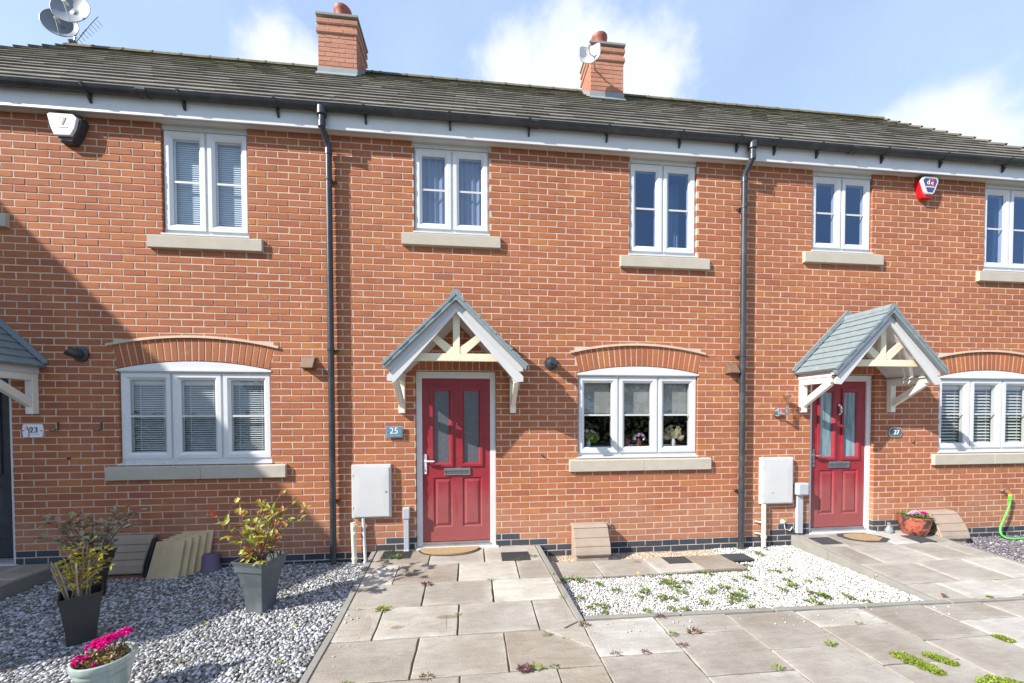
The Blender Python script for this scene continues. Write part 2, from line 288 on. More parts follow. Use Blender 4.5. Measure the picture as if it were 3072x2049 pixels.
# ------------------------------------------------------------------ mesh builder (world coordinates)
class MB:
    def __init__(s): s.v = []; s.f = []; s.m = []
    def face(s, pts, mi=0):
        b = len(s.v); s.v += [tuple(p) for p in pts]; s.f.append(tuple(range(b, b+len(pts)))); s.m.append(mi)
    def raw(s, vs, fs, mi=0):
        b = len(s.v); s.v += [tuple(p) for p in vs]
        for f in fs: s.f.append(tuple(i+b for i in f)); s.m.append(mi)
    def box(s, x0, x1, y0, y1, z0, z1, mi=0, j=0):
        q = [(x0, y0, z0), (x1, y0, z0), (x1, y1, z0), (x0, y1, z0), (x0, y0, z1), (x1, y0, z1), (x1, y1, z1), (x0, y1, z1)]
        if j: q = [tuple(c+rnd(-j, j) for c in p) for p in q]
        s.raw(q, [(0, 3, 2, 1), (4, 5, 6, 7), (0, 1, 5, 4), (1, 2, 6, 5), (2, 3, 7, 6), (3, 0, 4, 7)], mi)
    def hexa(s, q, mi=0):
        s.raw(q, [(0, 3, 2, 1), (4, 5, 6, 7), (0, 1, 5, 4), (1, 2, 6, 5), (2, 3, 7, 6), (3, 0, 4, 7)], mi)
    def prism_y(s, poly, y0, y1, mi=0):      # poly in (x,z), extruded along y
        n = len(poly); v = [(x, y0, z) for x, z in poly]+[(x, y1, z) for x, z in poly]
        s.raw(v, [tuple(range(n)), tuple(range(2*n-1, n-1, -1))]+[(i, i+n, (i+1) % n+n, (i+1) % n) for i in range(n)], mi)
    def prism_x(s, poly, x0, x1, mi=0):      # poly in (y,z)
        n = len(poly); v = [(x0, y, z) for y, z in poly]+[(x1, y, z) for y, z in poly]
        s.raw(v, [tuple(range(n)), tuple(range(2*n-1, n-1, -1))]+[(i, i+n, (i+1) % n+n, (i+1) % n) for i in range(n)], mi)
    def prism_z(s, poly, z0, z1, mi=0):      # poly in (x,y); z1 may be a function
        n = len(poly); zt = z1 if callable(z1) else (lambda x, y: z1)
        v = [(x, y, z0) for x, y in poly]+[(x, y, zt(x, y)) for x, y in poly]
        s.raw(v, [tuple(range(n-1, -1, -1)), tuple(range(n, 2*n))]+[(i, (i+1) % n, (i+1) % n+n, i+n) for i in range(n)], mi)
    def tube(s, pts, r, n=8, mi=0, caps=True):
        pts = [Vector(p) for p in pts]; rs = r if isinstance(r, (list, tuple)) else [r]*len(pts)
        rings = []; up = None
        for i, p in enumerate(pts):
            d = (pts[min(i+1, len(pts)-1)]-pts[max(i-1, 0)]).normalized()
            if up is None: up = d.orthogonal().normalized()
            up = (up-d*up.dot(d)).normalized(); sd = d.cross(up)
            rings.append([p+(up*math.cos(a)+sd*math.sin(a))*rs[i] for a in [2*math.pi*k/n for k in range(n)]])
        v = [q for rr in rings for q in rr]; f = []
        for i in range(len(pts)-1):
            for k in range(n): f.append((i*n+k, i*n+(k+1) % n, (i+1)*n+(k+1) % n, (i+1)*n+k))
        if caps: f.append(tuple(range(n-1, -1, -1))); f.append(tuple(range((len(pts)-1)*n, len(pts)*n)))
        s.raw(v, f, mi)
    def lathe(s, prof, c, n=24, mi=0, ax='z', close=True, sx=1, sy=1):
        v = []; f = []
        for r, h in prof:
            for k in range(n):
                a = 2*math.pi*k/n; p = (r*math.cos(a)*sx, r*math.sin(a)*sy, h)
                if ax == 'y': p = (p[0], p[2], p[1])
                v.append((c[0]+p[0], c[1]+p[1], c[2]+p[2]))
        for i in range(len(prof)-1):
            for k in range(n): f.append((i*n+k, i*n+(k+1) % n, (i+1)*n+(k+1) % n, (i+1)*n+k))
        if close: f.append(tuple(range(n-1, -1, -1))); f.append(tuple(range((len(prof)-1)*n, len(prof)*n)))
        s.raw(v, f, mi)
    def frame(s, x0, x1, z0, z1, w, y0, y1, mi=0):   # rectangular ring
        s.box(x0, x0+w, y0, y1, z0, z1, mi); s.box(x1-w, x1, y0, y1, z0, z1, mi)
        s.box(x0+w, x1-w, y0, y1, z0, z0+w, mi); s.box(x0+w, x1-w, y0, y1, z1-w, z1, mi)
    def ring(s, x0, x1, z0, z1, w, yo, yi, yb, mi=0):  # mitred ring: outer lip at yo, inner lip at yi, back at yb
        o = [(x0, z0), (x1, z0), (x1, z1), (x0, z1)]; i_ = [(x0+w, z0+w), (x1-w, z0+w), (x1-w, z1-w), (x0+w, z1-w)]
        m_ = [(x0+w*.6, z0+w*.6), (x1-w*.6, z0+w*.6), (x1-w*.6, z1-w*.6), (x0+w*.6, z1-w*.6)]
        for a in range(4):
            b = (a+1) % 4
            P = lambda q, y: (q[0], y, q[1])
            s.face([P(o[a], yb), P(o[b], yb), P(o[b], yo), P(o[a], yo)], mi)
            s.face([P(o[a], yo), P(o[b], yo), P(m_[b], yo), P(m_[a], yo)], mi)
            s.face([P(m_[a], yo), P(m_[b], yo), P(i_[b], yi), P(i_[a], yi)], mi)
            s.face([P(i_[a], yi), P(i_[b], yi), P(i_[b], yb), P(i_[a], yb)], mi)
    def build(s, name, mats, parent=None, org=(0, 0, 0), smooth=False, bevel=0):
        me = bpy.data.meshes.new(name)
        o = ORG[parent] if parent else Vector(org)
        me.from_pydata([(x-o[0], y-o[1], z-o[2]) for x, y, z in s.v], [], s.f)
        for m in (mats if isinstance(mats, (list, tuple)) else [mats]): me.materials.append(m)
        me.polygons.foreach_set('material_index', s.m)
        if smooth: me.polygons.foreach_set('use_smooth', [True]*len(s.f))
        me.update()
        ob = bpy.data.objects.new(name, me); COL.objects.link(ob)
        if parent: ob.parent = parent
        else: ob.location = o
        ORG[ob] = Vector(o)
        if bevel:
            bm = ob.modifiers.new('bevel', 'BEVEL'); bm.width = bevel; bm.segments = 2; bm.limit_method = 'ANGLE'
        if smooth:
            try:
                me.set_sharp_from_angle(angle=R(40))
            except Exception: pass
        return ob
def tag(o, label, cat, group=None):
    o['label'] = label; o['category'] = cat
    if group: o['group'] = group
    return o
def thing(name, label, cat, loc, group=None):
    o = bpy.data.objects.new(name, None); o.empty_display_size = .1
    COL.objects.link(o); o.location = loc; ORG[o] = Vector(loc)
    return tag(o, label, cat, group)
def struct(o): o['kind'] = 'structure'; return o
def text_mesh(mb, body, x, z, size, y, mi=0, ext=.0015, ax='c'):
    cu = bpy.data.curves.new('t', 'FONT'); cu.body = body; cu.size = size; cu.extrude = ext; cu.align_x = 'CENTER'; cu.align_y = 'CENTER'
    ob = bpy.data.objects.new('t', cu); COL.objects.link(ob)
    dg = bpy.context.evaluated_depsgraph_get(); me = ob.evaluated_get(dg).to_mesh()
    mb.raw([(x+v.co.x, y-v.co.z, z+v.co.y) for v in me.vertices], [tuple(p.vertices) for p in me.polygons], mi)
    ob.evaluated_get(dg).to_mesh_clear(); bpy.data.objects.remove(ob); bpy.data.curves.remove(cu)

# ------------------------------------------------------------------ house dimensions (m), wall face at y=0, z=0 gravel level
K0 = 4.8
def zc(k): return K0-k*.075
Z_SOF = 4.83
HOUSES = [  # number, x0, x1, door centre shift, window shifts (a, b, lower)
    dict(n=23, x0=-1.90, x1=3.13, dd=-5.08, da=-5.10, db=-5.235, dl=-5.065, dp=-5.05),
    dict(n=25, x0=3.13, x1=8.155, dd=0, da=0, db=0, dl=0, dp=0),
    dict(n=27, x0=8.155, x1=13.18, dd=5.045, da=5.035, db=5.035, dl=5.03, dp=5.05)]
def openings(h):
    O = []
    O.append((4.066+h['da'], 4.93+h['da'], 3.7875, 4.9))
    O.append((6.645+h['db'], 7.515+h['db'], 3.6375, 4.9))
    O.append((6.0+h['dl'], 7.548+h['dl'], 1.15, 2.2))
    O.append((4.064+h['dd'], 5.003+h['dd'], .06, 2.205))
    return O
ARCH_R = 3.48; ARCH_T = .25
def arch_center(h): return 6.774+h['dl'], 2.2+.085-ARCH_R
def solder(h): return (4.03+h['dd'], 5.04+h['dd'], 2.205, 2.43)     # upright brick course above the door
def cuts(h, z0, z1, mortar=False):
    zm = (z0+z1)/2; c = []
    for x0, x1, a, b in openings(h):
        if z1 > a+.02 and z0 < b-.02: c.append((x0, x1))
    cx, cz = arch_center(h)
    if mortar and zm > 2.3: pass
    elif zm > 2.2 and zm < 2.55:
        ro = ARCH_R+ARCH_T+.028
        ang = .222
        # radial ends
        hw_end = (zm-cz)*math.tan(ang)
        d = ro*ro-(zm-cz)**2
        if d > 0: c.append((cx-min(hw_end, math.sqrt(d)), cx+min(hw_end, math.sqrt(d))))
    s = solder(h)
    if zm > s[2] and zm < s[3]: c.append((s[0], s[1]))
    return c
def subtract(a, b, cs):
    seg = [(a, b)]
    for c0, c1 in cs:
        out = []
        for s0, s1 in seg:
            if c1 <= s0 or c0 >= s1: out.append((s0, s1)); continue
            if c0 > s0: out.append((s0, c0))
            if c1 < s1: out.append((c1, s1))
        seg = out
    return seg
def is_blue(k, x):
    d = min(HOUSES, key=lambda h: abs((h['x0']+h['x1'])/2-x))['dd']
    dx = x-(4.53+d)
    if k >= 63: return True if not (-1.3 < dx < 1.15 and k < 62) else False
    if k >= 61 and .4 < dx < .85: return True
    if k == 62 and .4 < dx < 1.0: return True
    if k == 61 and -.85 < dx < -.4: return True
    if k == 62 and -.95 < dx < -.4: return True
    return False
def add_brick(mb, x0, x1, z0, z1, y0=0, y1=.1):
    if x1-x0 < .018: return
    jx = .0022; jy = .0016; jz = .0013
    dy = rnd(-jy, jy)
    q = []
    for (x, y, z) in [(x0, y0, z0), (x1, y0, z0), (x1, y1, z0), (x0, y1, z0), (x0, y0, z1), (x1, y0, z1), (x1, y1, z1), (x0, y1, z1)]:
        q.append((x+rnd(-jx, jx), y+(dy+rnd(-.0008, .0008) if y == y0 else 0), z+rnd(-jz, jz)))
    # softened front arris: inset front face a little
    b = .0028; f = [(q[0][0]+b, q[0][1], q[0][2]+b), (q[1][0]-b, q[1][1], q[1][2]+b), (q[5][0]-b, q[5][1], q[5][2]-b), (q[4][0]+b, q[4][1], q[4][2]-b)]
    r_ = [(p[0], p[1]+b*.8, p[2]) for p in (q[0], q[1], q[5], q[4])]
    bk = [q[3], q[2], q[6], q[7]]
    mb.raw(f+r_+bk, [(0, 1, 2, 3), (4, 5, 1, 0), (5, 6, 2, 1), (6, 7, 3, 2), (7, 4, 0, 3),
                     (8, 9, 5, 4), (9, 10, 6, 5), (10, 11, 7, 6), (11, 8, 4, 7)])
def wall(h, root):
    wb = MB(); bb = MB(); mo = MB()
    for k in range(-1, 68):
        z = zc(k); off = .1125 if k % 2 else 0
        cs = cuts(h, z-.0325, z+.0325)
        n0 = int(math.floor((h['x0']-.3)/.225)); n1 = int(math.ceil((h['x1']+.3)/.225))
        for n in range(n0, n1):
            a = n*.225+off; b = a+.225; c = (a+b)/2
            lo = h['x0'] if h['n'] == 23 else -99; hi = h['x1'] if h['n'] == 27 else 99
            if h['n'] == 23 and b <= h['x0']: continue
            if h['n'] == 27 and a >= h['x1']: continue
            if not (h['x0'] <= c < h['x1']):
                if not (h['n'] == 23 and c < h['x0']) and not (h['n'] == 27 and c >= h['x1']): continue
            for s0, s1 in subtract(max(a, lo), min(b, hi), cs):
                x0 = s0+(.0062 if s0 == a else 0); x1 = s1-(.0062 if s1 == b else 0)
                add_brick(bb if is_blue(k, c) else wb, x0, x1, z-.0318, z+.0318)
        for s0, s1 in subtract(h['x0'], h['x1'], [(c0-.003, c1+.003) for c0, c1 in cuts(h, z-.0325, z+.0325, True)]):
            if s1-s0 > .004: mo.box(s0, s1, .0035, .098, z-.0375, z+.0375)
    w = wb.build('wall', [M['brick']], root)
    bb.build('plinth', [M['blue']], root); mo.build('mortar', [M['mortar']], w)
    # upright (soldier) bricks over the door
    s = solder(h); sb = MB(); mm = MB(); nx = 13
    for i in range(nx):
        a = s[0]+(s[1]-s[0])*i/nx; b = s[0]+(s[1]-s[0])*(i+1)/nx
        add_brick(sb, a+.005, b-.005, s[2]+.006, s[3]-.005)
    mm.box(s[0]-.004, s[1]+.004, .005, .098, s[2]+.002, s[3]+.006)
    so = sb.build('soldier_course', [M['brick']], root); mm.build('mortar', [M['mortar']], so)
    # segmental arch over the ground floor window
    cx, cz = arch_center(h); ab = MB(); am = MB(); lb = MB(); nb = 23; A = .222
    for i in range(nb):
        a0 = -A+2*A*i/nb; a1 = -A+2*A*(i+1)/nb; g = .0045/ARCH_R
        j = rnd(-.0015, .0015)
        P = lambda a, r, y: (cx+r*math.sin(a), y, cz+r*math.cos(a))
        b = .0011; r0 = ARCH_R+rnd(-.001, .002); r1 = ARCH_R+ARCH_T-.004
        ab.raw([P(a0+g+b, r0+.004, j), P(a1-g-b, r0+.004, j), P(a1-g-b, r1-.004, j), P(a0+g+b, r1-.004, j),
                P(a0+g, r0, j+.004), P(a1-g, r0, j+.004), P(a1-g, r1, j+.004), P(a0+g, r1, j+.004),
                P(a0+g, r0, .1), P(a1-g, r0, .1), P(a1-g, r1, .1), P(a0+g, r1, .1)],
               [(0, 1, 2, 3), (4, 5, 1, 0), (5, 6, 2, 1), (6, 7, 3, 2), (7, 4, 0, 3), (8, 9, 5, 4), (9, 10, 6, 5), (10, 11, 7, 6), (11, 8, 4, 7)])
        am.hexa([P(a0, ARCH_R+.003, .005), P(a1, ARCH_R+.003, .005), P(a1, ARCH_R+.003, .098), P(a0, ARCH_R+.003, .098),
                 P(a0, r1+.006, .005), P(a1, r1+.006, .005), P(a1, r1+.006, .098), P(a0, r1+.006, .098)])
        e0 = a0-(.012 if i == 0 else 0); e1 = a1+(.012 if i == nb-1 else 0)
        q0 = ARCH_R+ARCH_T; q1 = q0+.026
        lb.hexa([P(e0, q0, -.022), P(e1, q0, -.022), P(e1, q0, .05), P(e0, q0, .05), P(e0, q1, -.018), P(e1, q1, -.018), P(e1, q1, .05), P(e0, q1, .05)])
    ar = ab.build('brick_arch', [M['brick']], root); am.build('mortar', [M['mortar']], ar); lb.build('label_course', [M['label']], ar)
    # rooms behind the windows
    rb = MB(); x0, x1 = h['x0']+.03, h['x1']-.03
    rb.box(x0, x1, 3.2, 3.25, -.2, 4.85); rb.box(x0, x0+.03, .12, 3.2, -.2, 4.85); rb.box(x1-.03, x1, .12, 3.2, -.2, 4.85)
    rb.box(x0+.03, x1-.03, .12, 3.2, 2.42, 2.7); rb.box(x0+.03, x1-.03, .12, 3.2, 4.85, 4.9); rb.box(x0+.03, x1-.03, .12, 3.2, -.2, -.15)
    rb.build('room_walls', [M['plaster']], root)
    ew = MB(); ew.box(h['x0']+.002, h['x1']-.002, 5.3, 5.5, -.2, 4.85)
    if h['n'] == 23: ew.box(h['x0'], h['x0']+.02, .1, 5.3, -.2, 4.85); ew.prism_x([(.0, 4.86), (5.4, 4.86), (2.7, 7.6)], h['x0'], h['x0']+.02)
    if h['n'] == 27: ew.box(h['x1']-.02, h['x1'], .1, 5.3, -.2, 4.85); ew.prism_x([(.0, 4.86), (5.4, 4.86), (2.7, 7.6)], h['x1']-.02, h['x1'])
    ew.build('rear_wall', [M['brick']], root)
def window(h, root, x0, x1, zs, zt, n, kind, arch=False, gl='glass'):
    # zs = top of stone sill, zt = top of frame
    Y = .035
    fb = MB(); zb = zs+.028
    fb.frame(x0, x1, zb, zt, .042, Y, Y+.06)
    W = x1-x0-.036; gap = .026; sw = (W-gap*(n-1))/n
    xs = [x0+.018+i*(sw+gap) for i in range(n)]
    for i in range(1, n): fb.box(xs[i]-gap-.012, xs[i]+.012, Y+.002, Y+.06, zb+.042, zt-.042)
    if not arch and zt < 4.83:
        fb.box(x0-.004, x1+.004, Y-.012, Y+.06, zt+.001, 4.845)
        fb.box(x0-.004, x1+.004, Y-.02, Y+.02, zt+.02, zt+.032)
    if arch:
        cx, cz = arch_center(h); pts = [(x0-.002, zt+.03)]
        for i in range(13):
            a = -.222+.444*i/12; pts.append((cx+(ARCH_R-.004)*math.sin(a), cz+(ARCH_R-.004)*math.cos(a)))
        pts.append((x1+.002, zt+.03))
        fb.prism_y(pts[::-1], .004, .05); fb.box(x0-.012, x1+.012, -.008, .05, zt+.012, zt+.028); fb.box(x0, x1, .018, .06, zt-.002, zt+.012)
    wn = fb.build('window', [M['pvc']], root)
    zs0 = zb+.04; zs1 = zt-.012
    lit = []
    for i, a in enumerate(xs):
        s_ = MB(); s_.ring(a, a+sw, zs0, zs1, .068, Y-.016, Y+.006, Y+.05)
        so = s_.build('sash', [M['pvc']], wn)
        gx0, gx1, gz0, gz1 = a+.066, a+sw-.066, zs0+.066, zs1-.066
        p_ = MB(); p_.face([(gx0, Y+.0125, gz0), (gx1, Y+.0125, gz0), (gx1, Y+.0125, gz1), (gx0, Y+.0125, gz1)]); p_.build('pane', [M[gl]], wn)
        b_ = MB(); zm = (gz0+gz1)/2; b_.box(gx0, gx1, Y+.004, Y+.0112, zm-.011, zm+.011); b_.build('glazing_bar', [M['pvcg']], wn)
        g_ = MB(); g_.frame(gx0-.002, gx1+.002, gz0-.002, gz1+.002, .007, Y+.006, Y+.0125); g_.build('gasket', [M['greyp']], wn)
        lit.append((gx0, gx1, gz0, gz1))
    c_ = MB(); c_.prism_x([(-.012, zs+.004), (-.012, zs+.02), (.05, zs+.03), (.05, zs+.001)], x0-.012, x1+.012)
    c_.build('pvc_cill', [M['pvc']], wn)
    # blinds, curtains
    d = MB()
    gx0 = lit[0][0]-.05; gx1 = lit[-1][1]+.05; gz0 = lit[0][2]-.05; gz1 = lit[0][3]+.05; Yb = Y+.065
    if kind == 'closed':
        z = gz0
        while z < gz1:
            d.hexa([(gx0, Yb, z), (gx1, Yb, z), (gx1, Yb+.008, z+.023), (gx0, Yb+.008, z+.023), (gx0, Yb-.002, z+.0005), (gx1, Yb-.002, z+.0005), (gx1, Yb+.006, z+.0235), (gx0, Yb+.006, z+.0235)]); z += .0235
        d.build('blind', [M['blindb']], wn)
    elif kind == 'open':
        mats = [M['slat']]; z = gz0; tl = .013 if h['n'] == 23 else .02
        for i in range(len(lit)):
            a, b = lit[i][0]-.02, lit[i][1]+.02; z = gz0+.05
            while z < gz1-.06:
                d.hexa([(a, Yb, z), (b, Yb, z), (b, Yb+.022, z+tl), (a, Yb+.022, z+tl), (a, Yb, z+.0022), (b, Yb, z+.0022), (b, Yb+.022, z+tl+.0022), (a, Yb+.022, z+tl+.0022)]); z += .0245 if h['n'] == 23 else .043
            for t in (.2, .8): x = a+(b-a)*t; d.box(x-.002, x+.002, Yb-.002, Yb, gz0, gz1)
            d.box(a, b, Yb-.01, Yb+.03, gz1-.1, gz1-.055)
        d.build('venetian_blind', mats, wn)
    elif kind == 'roller':
        for i in range(len(lit)):
            a, b = lit[i][0]-.03, lit[i][1]+.03
            d.box(a, b, Yb, Yb+.003, gz1-.43+rnd(-.01, .01), gz1)
        d.build('roller_blind', [M['blind']], wn)
    elif kind == 'net':
        nx = 40
        for i in range(nx):
            a = gx0+(gx1-gx0)*i/nx; b = gx0+(gx1-gx0)*(i+1)/nx
            y0 = Yb+.012*math.sin(i*1.7); y1 = Yb+.012*math.sin((i+1)*1.7)
            d.face([(a, y0, gz0), (b, y1, gz0), (b, y1, gz1), (a, y0, gz1)])
        d.build('net_curtain', [M['curtain']], wn)
    elif kind == 'drape':
        for sd in (0, 1):
            xa = gx0 if sd == 0 else gx1
            for i in range(16):
                w0 = .012*i; w1 = .012*(i+1); sg = 1 if sd == 0 else -1
                y0 = Yb+.25+.02*math.sin(i*1.9); y1 = Yb+.25+.02*math.sin((i+1)*1.9)
                d.face([(xa+sg*w0, y0, gz0), (xa+sg*w1, y1, gz0), (xa+sg*w1*.8, y1, gz1), (xa+sg*w0*.8, y0, gz1)])
        d.build('curtain', [M['curtain']], wn)
    return wn, lit
def sill(root, x0, x1, z0, z1, split=False):
    s = MB(); pts = [(-.042, z0+.004), (-.042, z1-.02), (-.036, z1-.012), (.02, z1-.004), (.055, z1-.002), (.055, z0), (-.036, z0)]
    if split:
        m = (x0+x1)/2+.03; s.prism_x(pts, x0, m-.002); s.prism_x(pts, m+.002, x1)
    else: s.prism_x(pts, x0, x1)
    return s.build('window_sill', [M['stone']], root, bevel=.003)
def door(h, root, knocker=False, dark=False):
    d = h['dd']; X = lambda x: x+d
    Y = .062
    leaf = MB(); x0, x1, z0, z1 = X(4.134), X(4.936), .18, 2.12
    pan = [(X(4.228), X(4.492), 1.075, 2.02), (X(4.576), X(4.844), 1.075, 2.02)]
    low = [(X(4.259), X(4.482), .349, .942), (X(4.602), X(4.834), .349, .942)]
    xsx = sorted({x0, x1, *[p[0] for p in pan], *[p[1] for p in pan], *[p[0] for p in low], *[p[1] for p in low]})
    # stiles and rails round the panels
    cols = [(x0, X(4.228)), (X(4.492), X(4.576)), (X(4.844), x1)]
    for a, b in cols: leaf.box(a, b, Y, Y+.04, z0, z1)
    for a, b in ((X(4.228), X(4.492)), (X(4.576), X(4.844))):
        leaf.box(a, b, Y, Y+.04, z0, .349); leaf.box(a, b, Y, Y+.04, .942, 1.075); leaf.box(a, b, Y, Y+.04, 2.02, z1)
    for (a, b, c, e), (a2, b2) in zip(low, ((X(4.228), X(4.492)), (X(4.576), X(4.844)))):
        if a > a2+.001: leaf.box(a2, a, Y, Y+.04, c, e)
        if b < b2-.001: leaf.box(b, b2, Y, Y+.04, c, e)
        # recessed moulding and raised field
        o = [(a, c), (b, c), (b, e), (a, e)]; g = .014; i1 = [(a+g, c+g), (b-g, c+g), (b-g, e-g), (a+g, e-g)]
        g2 = .022; i2 = [(a+g2, c+g2), (b-g2, c+g2), (b-g2, e-g2), (a+g2, e-g2)]; g3_ = .05; i3 = [(a+g3_, c+g3_), (b-g3_, c+g3_), (b-g3_, e-g3_), (a+g3_, e-g3_)]
        for p, q, yp, yq in ((o, i1, Y, Y+.014), (i1, i2, Y+.014, Y+.012), (i2, i3, Y+.012, Y-.001)):
            for s_ in range(4):
                t = (s_+1) % 4
                leaf.face([(p[s_][0], yp, p[s_][1]), (p[t][0], yp, p[t][1]), (q[t][0], yq, q[t][1]), (q[s_][0], yq, q[s_][1])])
        leaf.face([(p_[0], Y-.001, p_[1]) for p_ in i3])
    lf = leaf.build('door', [M['black'] if dark else M['red']], root)
    for i, p in enumerate(pan):
        t = MB(); t.ring(p[0], p[1], p[2], p[3], .046, Y-.016, Y+.002, Y+.03); t.build('glazing_trim', [M['black'] if dark else M['red']], lf)
        g_ = MB(); g_.box(p[0]+.046, p[1]-.046, Y+.012, Y+.016, p[2]+.046, p[3]-.028); g_.build('glass_pane', [M['obscure2'] if h['n'] == 27 else M['obscure']], lf)
    f = MB(); fx0, fx1 = X(4.066), X(5.001)
    f.box(fx0, fx0+.066, .045, .12, .12, 2.2); f.box(fx1-.066, fx1, .045, .12, .12, 2.2); f.box(fx0+.066, fx1-.066, .045, .12, 2.122, 2.2)
    f.box(fx0+.05, fx0+.067, .056, .12, .12, 2.13); f.box(fx1-.067, fx1-.05, .056, .12, .12, 2.13)
    f.build('door_frame', [M['pvc']], lf, bevel=.003)
    t = MB(); t.box(fx0+.066, fx1-.066, .03, .12, .128, .15); t.box(fx0+.066, fx1-.066, .05, .12, .15, .176); t.build('threshold', [M['steel']], lf)
    t = MB(); t.box(fx0-.0, fx1+.03, -.022, .12, .092, .126); t.build('door_step', [M['pvcg']], lf, bevel=.004)
    if dark: return lf
    hm = M['chrome'] if h['n'] == 27 else M['pvc']
    hd = MB(); hx = X(4.166)
    hd.prism_y([(hx-.016, .99), (hx+.016, .99), (hx+.016, 1.22), (hx, 1.23), (hx-.016, 1.22)], Y-.012, Y)
    hd.tube([(hx, Y-.01, 1.145), (hx, Y-.05, 1.145), (hx+.02, Y-.056, 1.145), (hx+.11, Y-.052, 1.142)], [.01, .01, .011, .009], 8)
    hd.build('door_handle', [hm], lf, smooth=True)
    k_ = MB(); k_.lathe([(.008, -.002), (.008, .002)], (hx, Y-.013, 1.03), 10, ax='y'); k_.build('keyhole', [M['black']], lf)
    l = MB(); a, b, c, e = X(4.387), X(4.694), .972, 1.056
    l.frame(a, b, c, e, .012, Y-.016, Y); l.box(a+.012, b-.012, Y-.008, Y, c+.012, e-.012, 1); l.box(a+.012, b-.012, Y-.014, Y-.004, e-.03, e-.013)
    l.build('letter_plate', [M['steel'], M['potg']], lf, bevel=.002)
    sp = MB(); sp.lathe([(.009, -.004), (.006, -.008), (.001, -.008)], (X(4.535), Y, 1.585), 10, ax='y'); sp.build('spyhole', [M['steel']], lf)
    if knocker:
        kn = MB(); kx = X(4.54)
        kn.lathe([(.018, 0), (.02, -.012), (.008, -.02)], (kx, Y, 1.8), 12, ax='y')
        kn.tube([(kx, Y-.02, 1.8), (kx-.005, Y-.03, 1.77), (kx+.004, Y-.03, 1.74), (kx, Y-.026, 1.70), (kx-.012, Y-.022, 1.675)], [.012, .018, .02, .012, .01], 8)
        kn.build('knocker', [M['chrome']], lf, smooth=True)
    return lf
def porch(h, root):
    cx = 4.56+h['dp']; D = .56
    ez, az, hw = 2.2, 2.93, .735
    rf = MB(); nt_ = 9
    for sd in (-1, 1):
        for i in range(nt_):
            t0 = i/nt_; t1 = (i+1)/nt_
            xa = cx+sd*hw*(1-t0); za = ez+(az-ez)*t0; xb = cx+sd*hw*(1-t1); zb = ez+(az-ez)*t1
            nx, nz = sd*.71, .7; lo = .024; hi = .01
            ov = .012   # each course steps out over the one below
            p = [(xa+nx*lo-(-sd)*0, za+nz*lo), (xb+nx*hi, zb+nz*hi), (xb-nx*.008, zb-nz*.008), (xa-nx*.008, za-nz*.008)]
            y0 = -D-(.0 if i % 2 else .004)
            if sd < 0: p = p[::-1]
            rf.prism_y(p, y0, 0)
    # roof verge drop
    for sd in (-1, 1):
        a = (cx, az-.012); b = (cx+sd*hw, ez-.012)
        p = [(a[0], a[1]), (b[0], b[1]), (b[0]-sd*.012, b[1]-.03), (a[0], a[1]-.045)]
        if sd > 0: p = p[::-1]
        rf.prism_y(p, -D+.004, -D+.045)
    po = rf.build('porch', [M['grp']], root)
    rr = MB(); n = 10; pr = []
    rr.tube([(cx, -D+.002, az-.012), (cx, 0, az-.012)], .056, 18); rr.build('ridge_roll', [M['grp']], po, smooth=True)
    fl = MB()
    for sd in (-1, 1):
        p = [(cx, az+.04), (cx+sd*(hw+.012), ez+.035), (cx+sd*(hw+.035), ez+.045), (cx+sd*(hw+.035), ez+.075), (cx, az+.115)]
        if sd > 0: p = p[::-1]
        fl.prism_y(p, -.02, -.002)
        for t in (.15, .45, .78): fl.lathe([(.008, 0), (.005, -.006)], (cx+sd*hw*(1-t)+sd*.02, -.02, ez+(az-ez)*t+.06), 8, ax='y')
    fl.build('flashing', [M['grp']], po)
    # white bargeboards with a step moulding
    bg = MB()
    def barge(o0, o1, y0, y1):
        for sd in (-1, 1):
            sl = (az-ez)/hw
            top = az-.03-o0; bot = az-.03-o1
            xt = hw-.035; zt_ = top-sl*xt; zb_ = bot-sl*(xt-.07)
            p = [(cx, top), (cx+sd*xt, zt_), (cx+sd*(xt-.0), zt_-.055), (cx+sd*(xt-.06-(o1-.13)), zt_-.062), (cx, bot)]
            if sd > 0: p = p[::-1]
            bg.prism_y(p, y0, y1)
    barge(.0, .14, -D+.056, -D+.10)
    barge(.11, .148, -D+.042, -D+.056)
    # soffit lining and side fascias
    for sd in (-1, 1):
        sl = (az-ez)/hw
        p = [(cx, az-.16), (cx+sd*(hw-.1), az-.16-sl*(hw-.1)), (cx+sd*(hw-.1), az-.175-sl*(hw-.1)), (cx, az-.178)]
        if sd > 0: p = p[::-1]
        bg.prism_y(p, -D+.10, -.002)
        xa = cx+sd*(hw-.06); xb = cx+sd*(hw-.05)
        bg.box(min(xa, xb), max(xa, xb), -D+.10, -.002, 2.13, 2.2); 
        xc_, xd_ = cx+sd*(hw-.16), cx+sd*(hw-.06)
        bg.box(min(xc_, xd_), max(xc_, xd_), -D+.10, -.002, 2.13, 2.142)
    bg.build('bargeboard', [M['pvcg']], po)
    tr = MB(); y0, y1 = -D+.102, -D+.147
    tr.box(cx-.46, cx+.46, y0, y1, 2.255, 2.335)
    tr.box(cx-.036, cx+.036, y0+.004, y1-.004, 2.335, 2.78)
    for sd in (-1, 1):
        p = [(cx+sd*.036, 2.34), (cx+sd*.1, 2.335), (cx+sd*.3, 2.515), (cx+sd*.26, 2.57), (cx+sd*.036, 2.40)]
        if sd < 0: p = p[::-1]
        tr.prism_y(p, y0+.008, y1-.008)
    tr.build('truss', [M['cream']], po, bevel=.003)
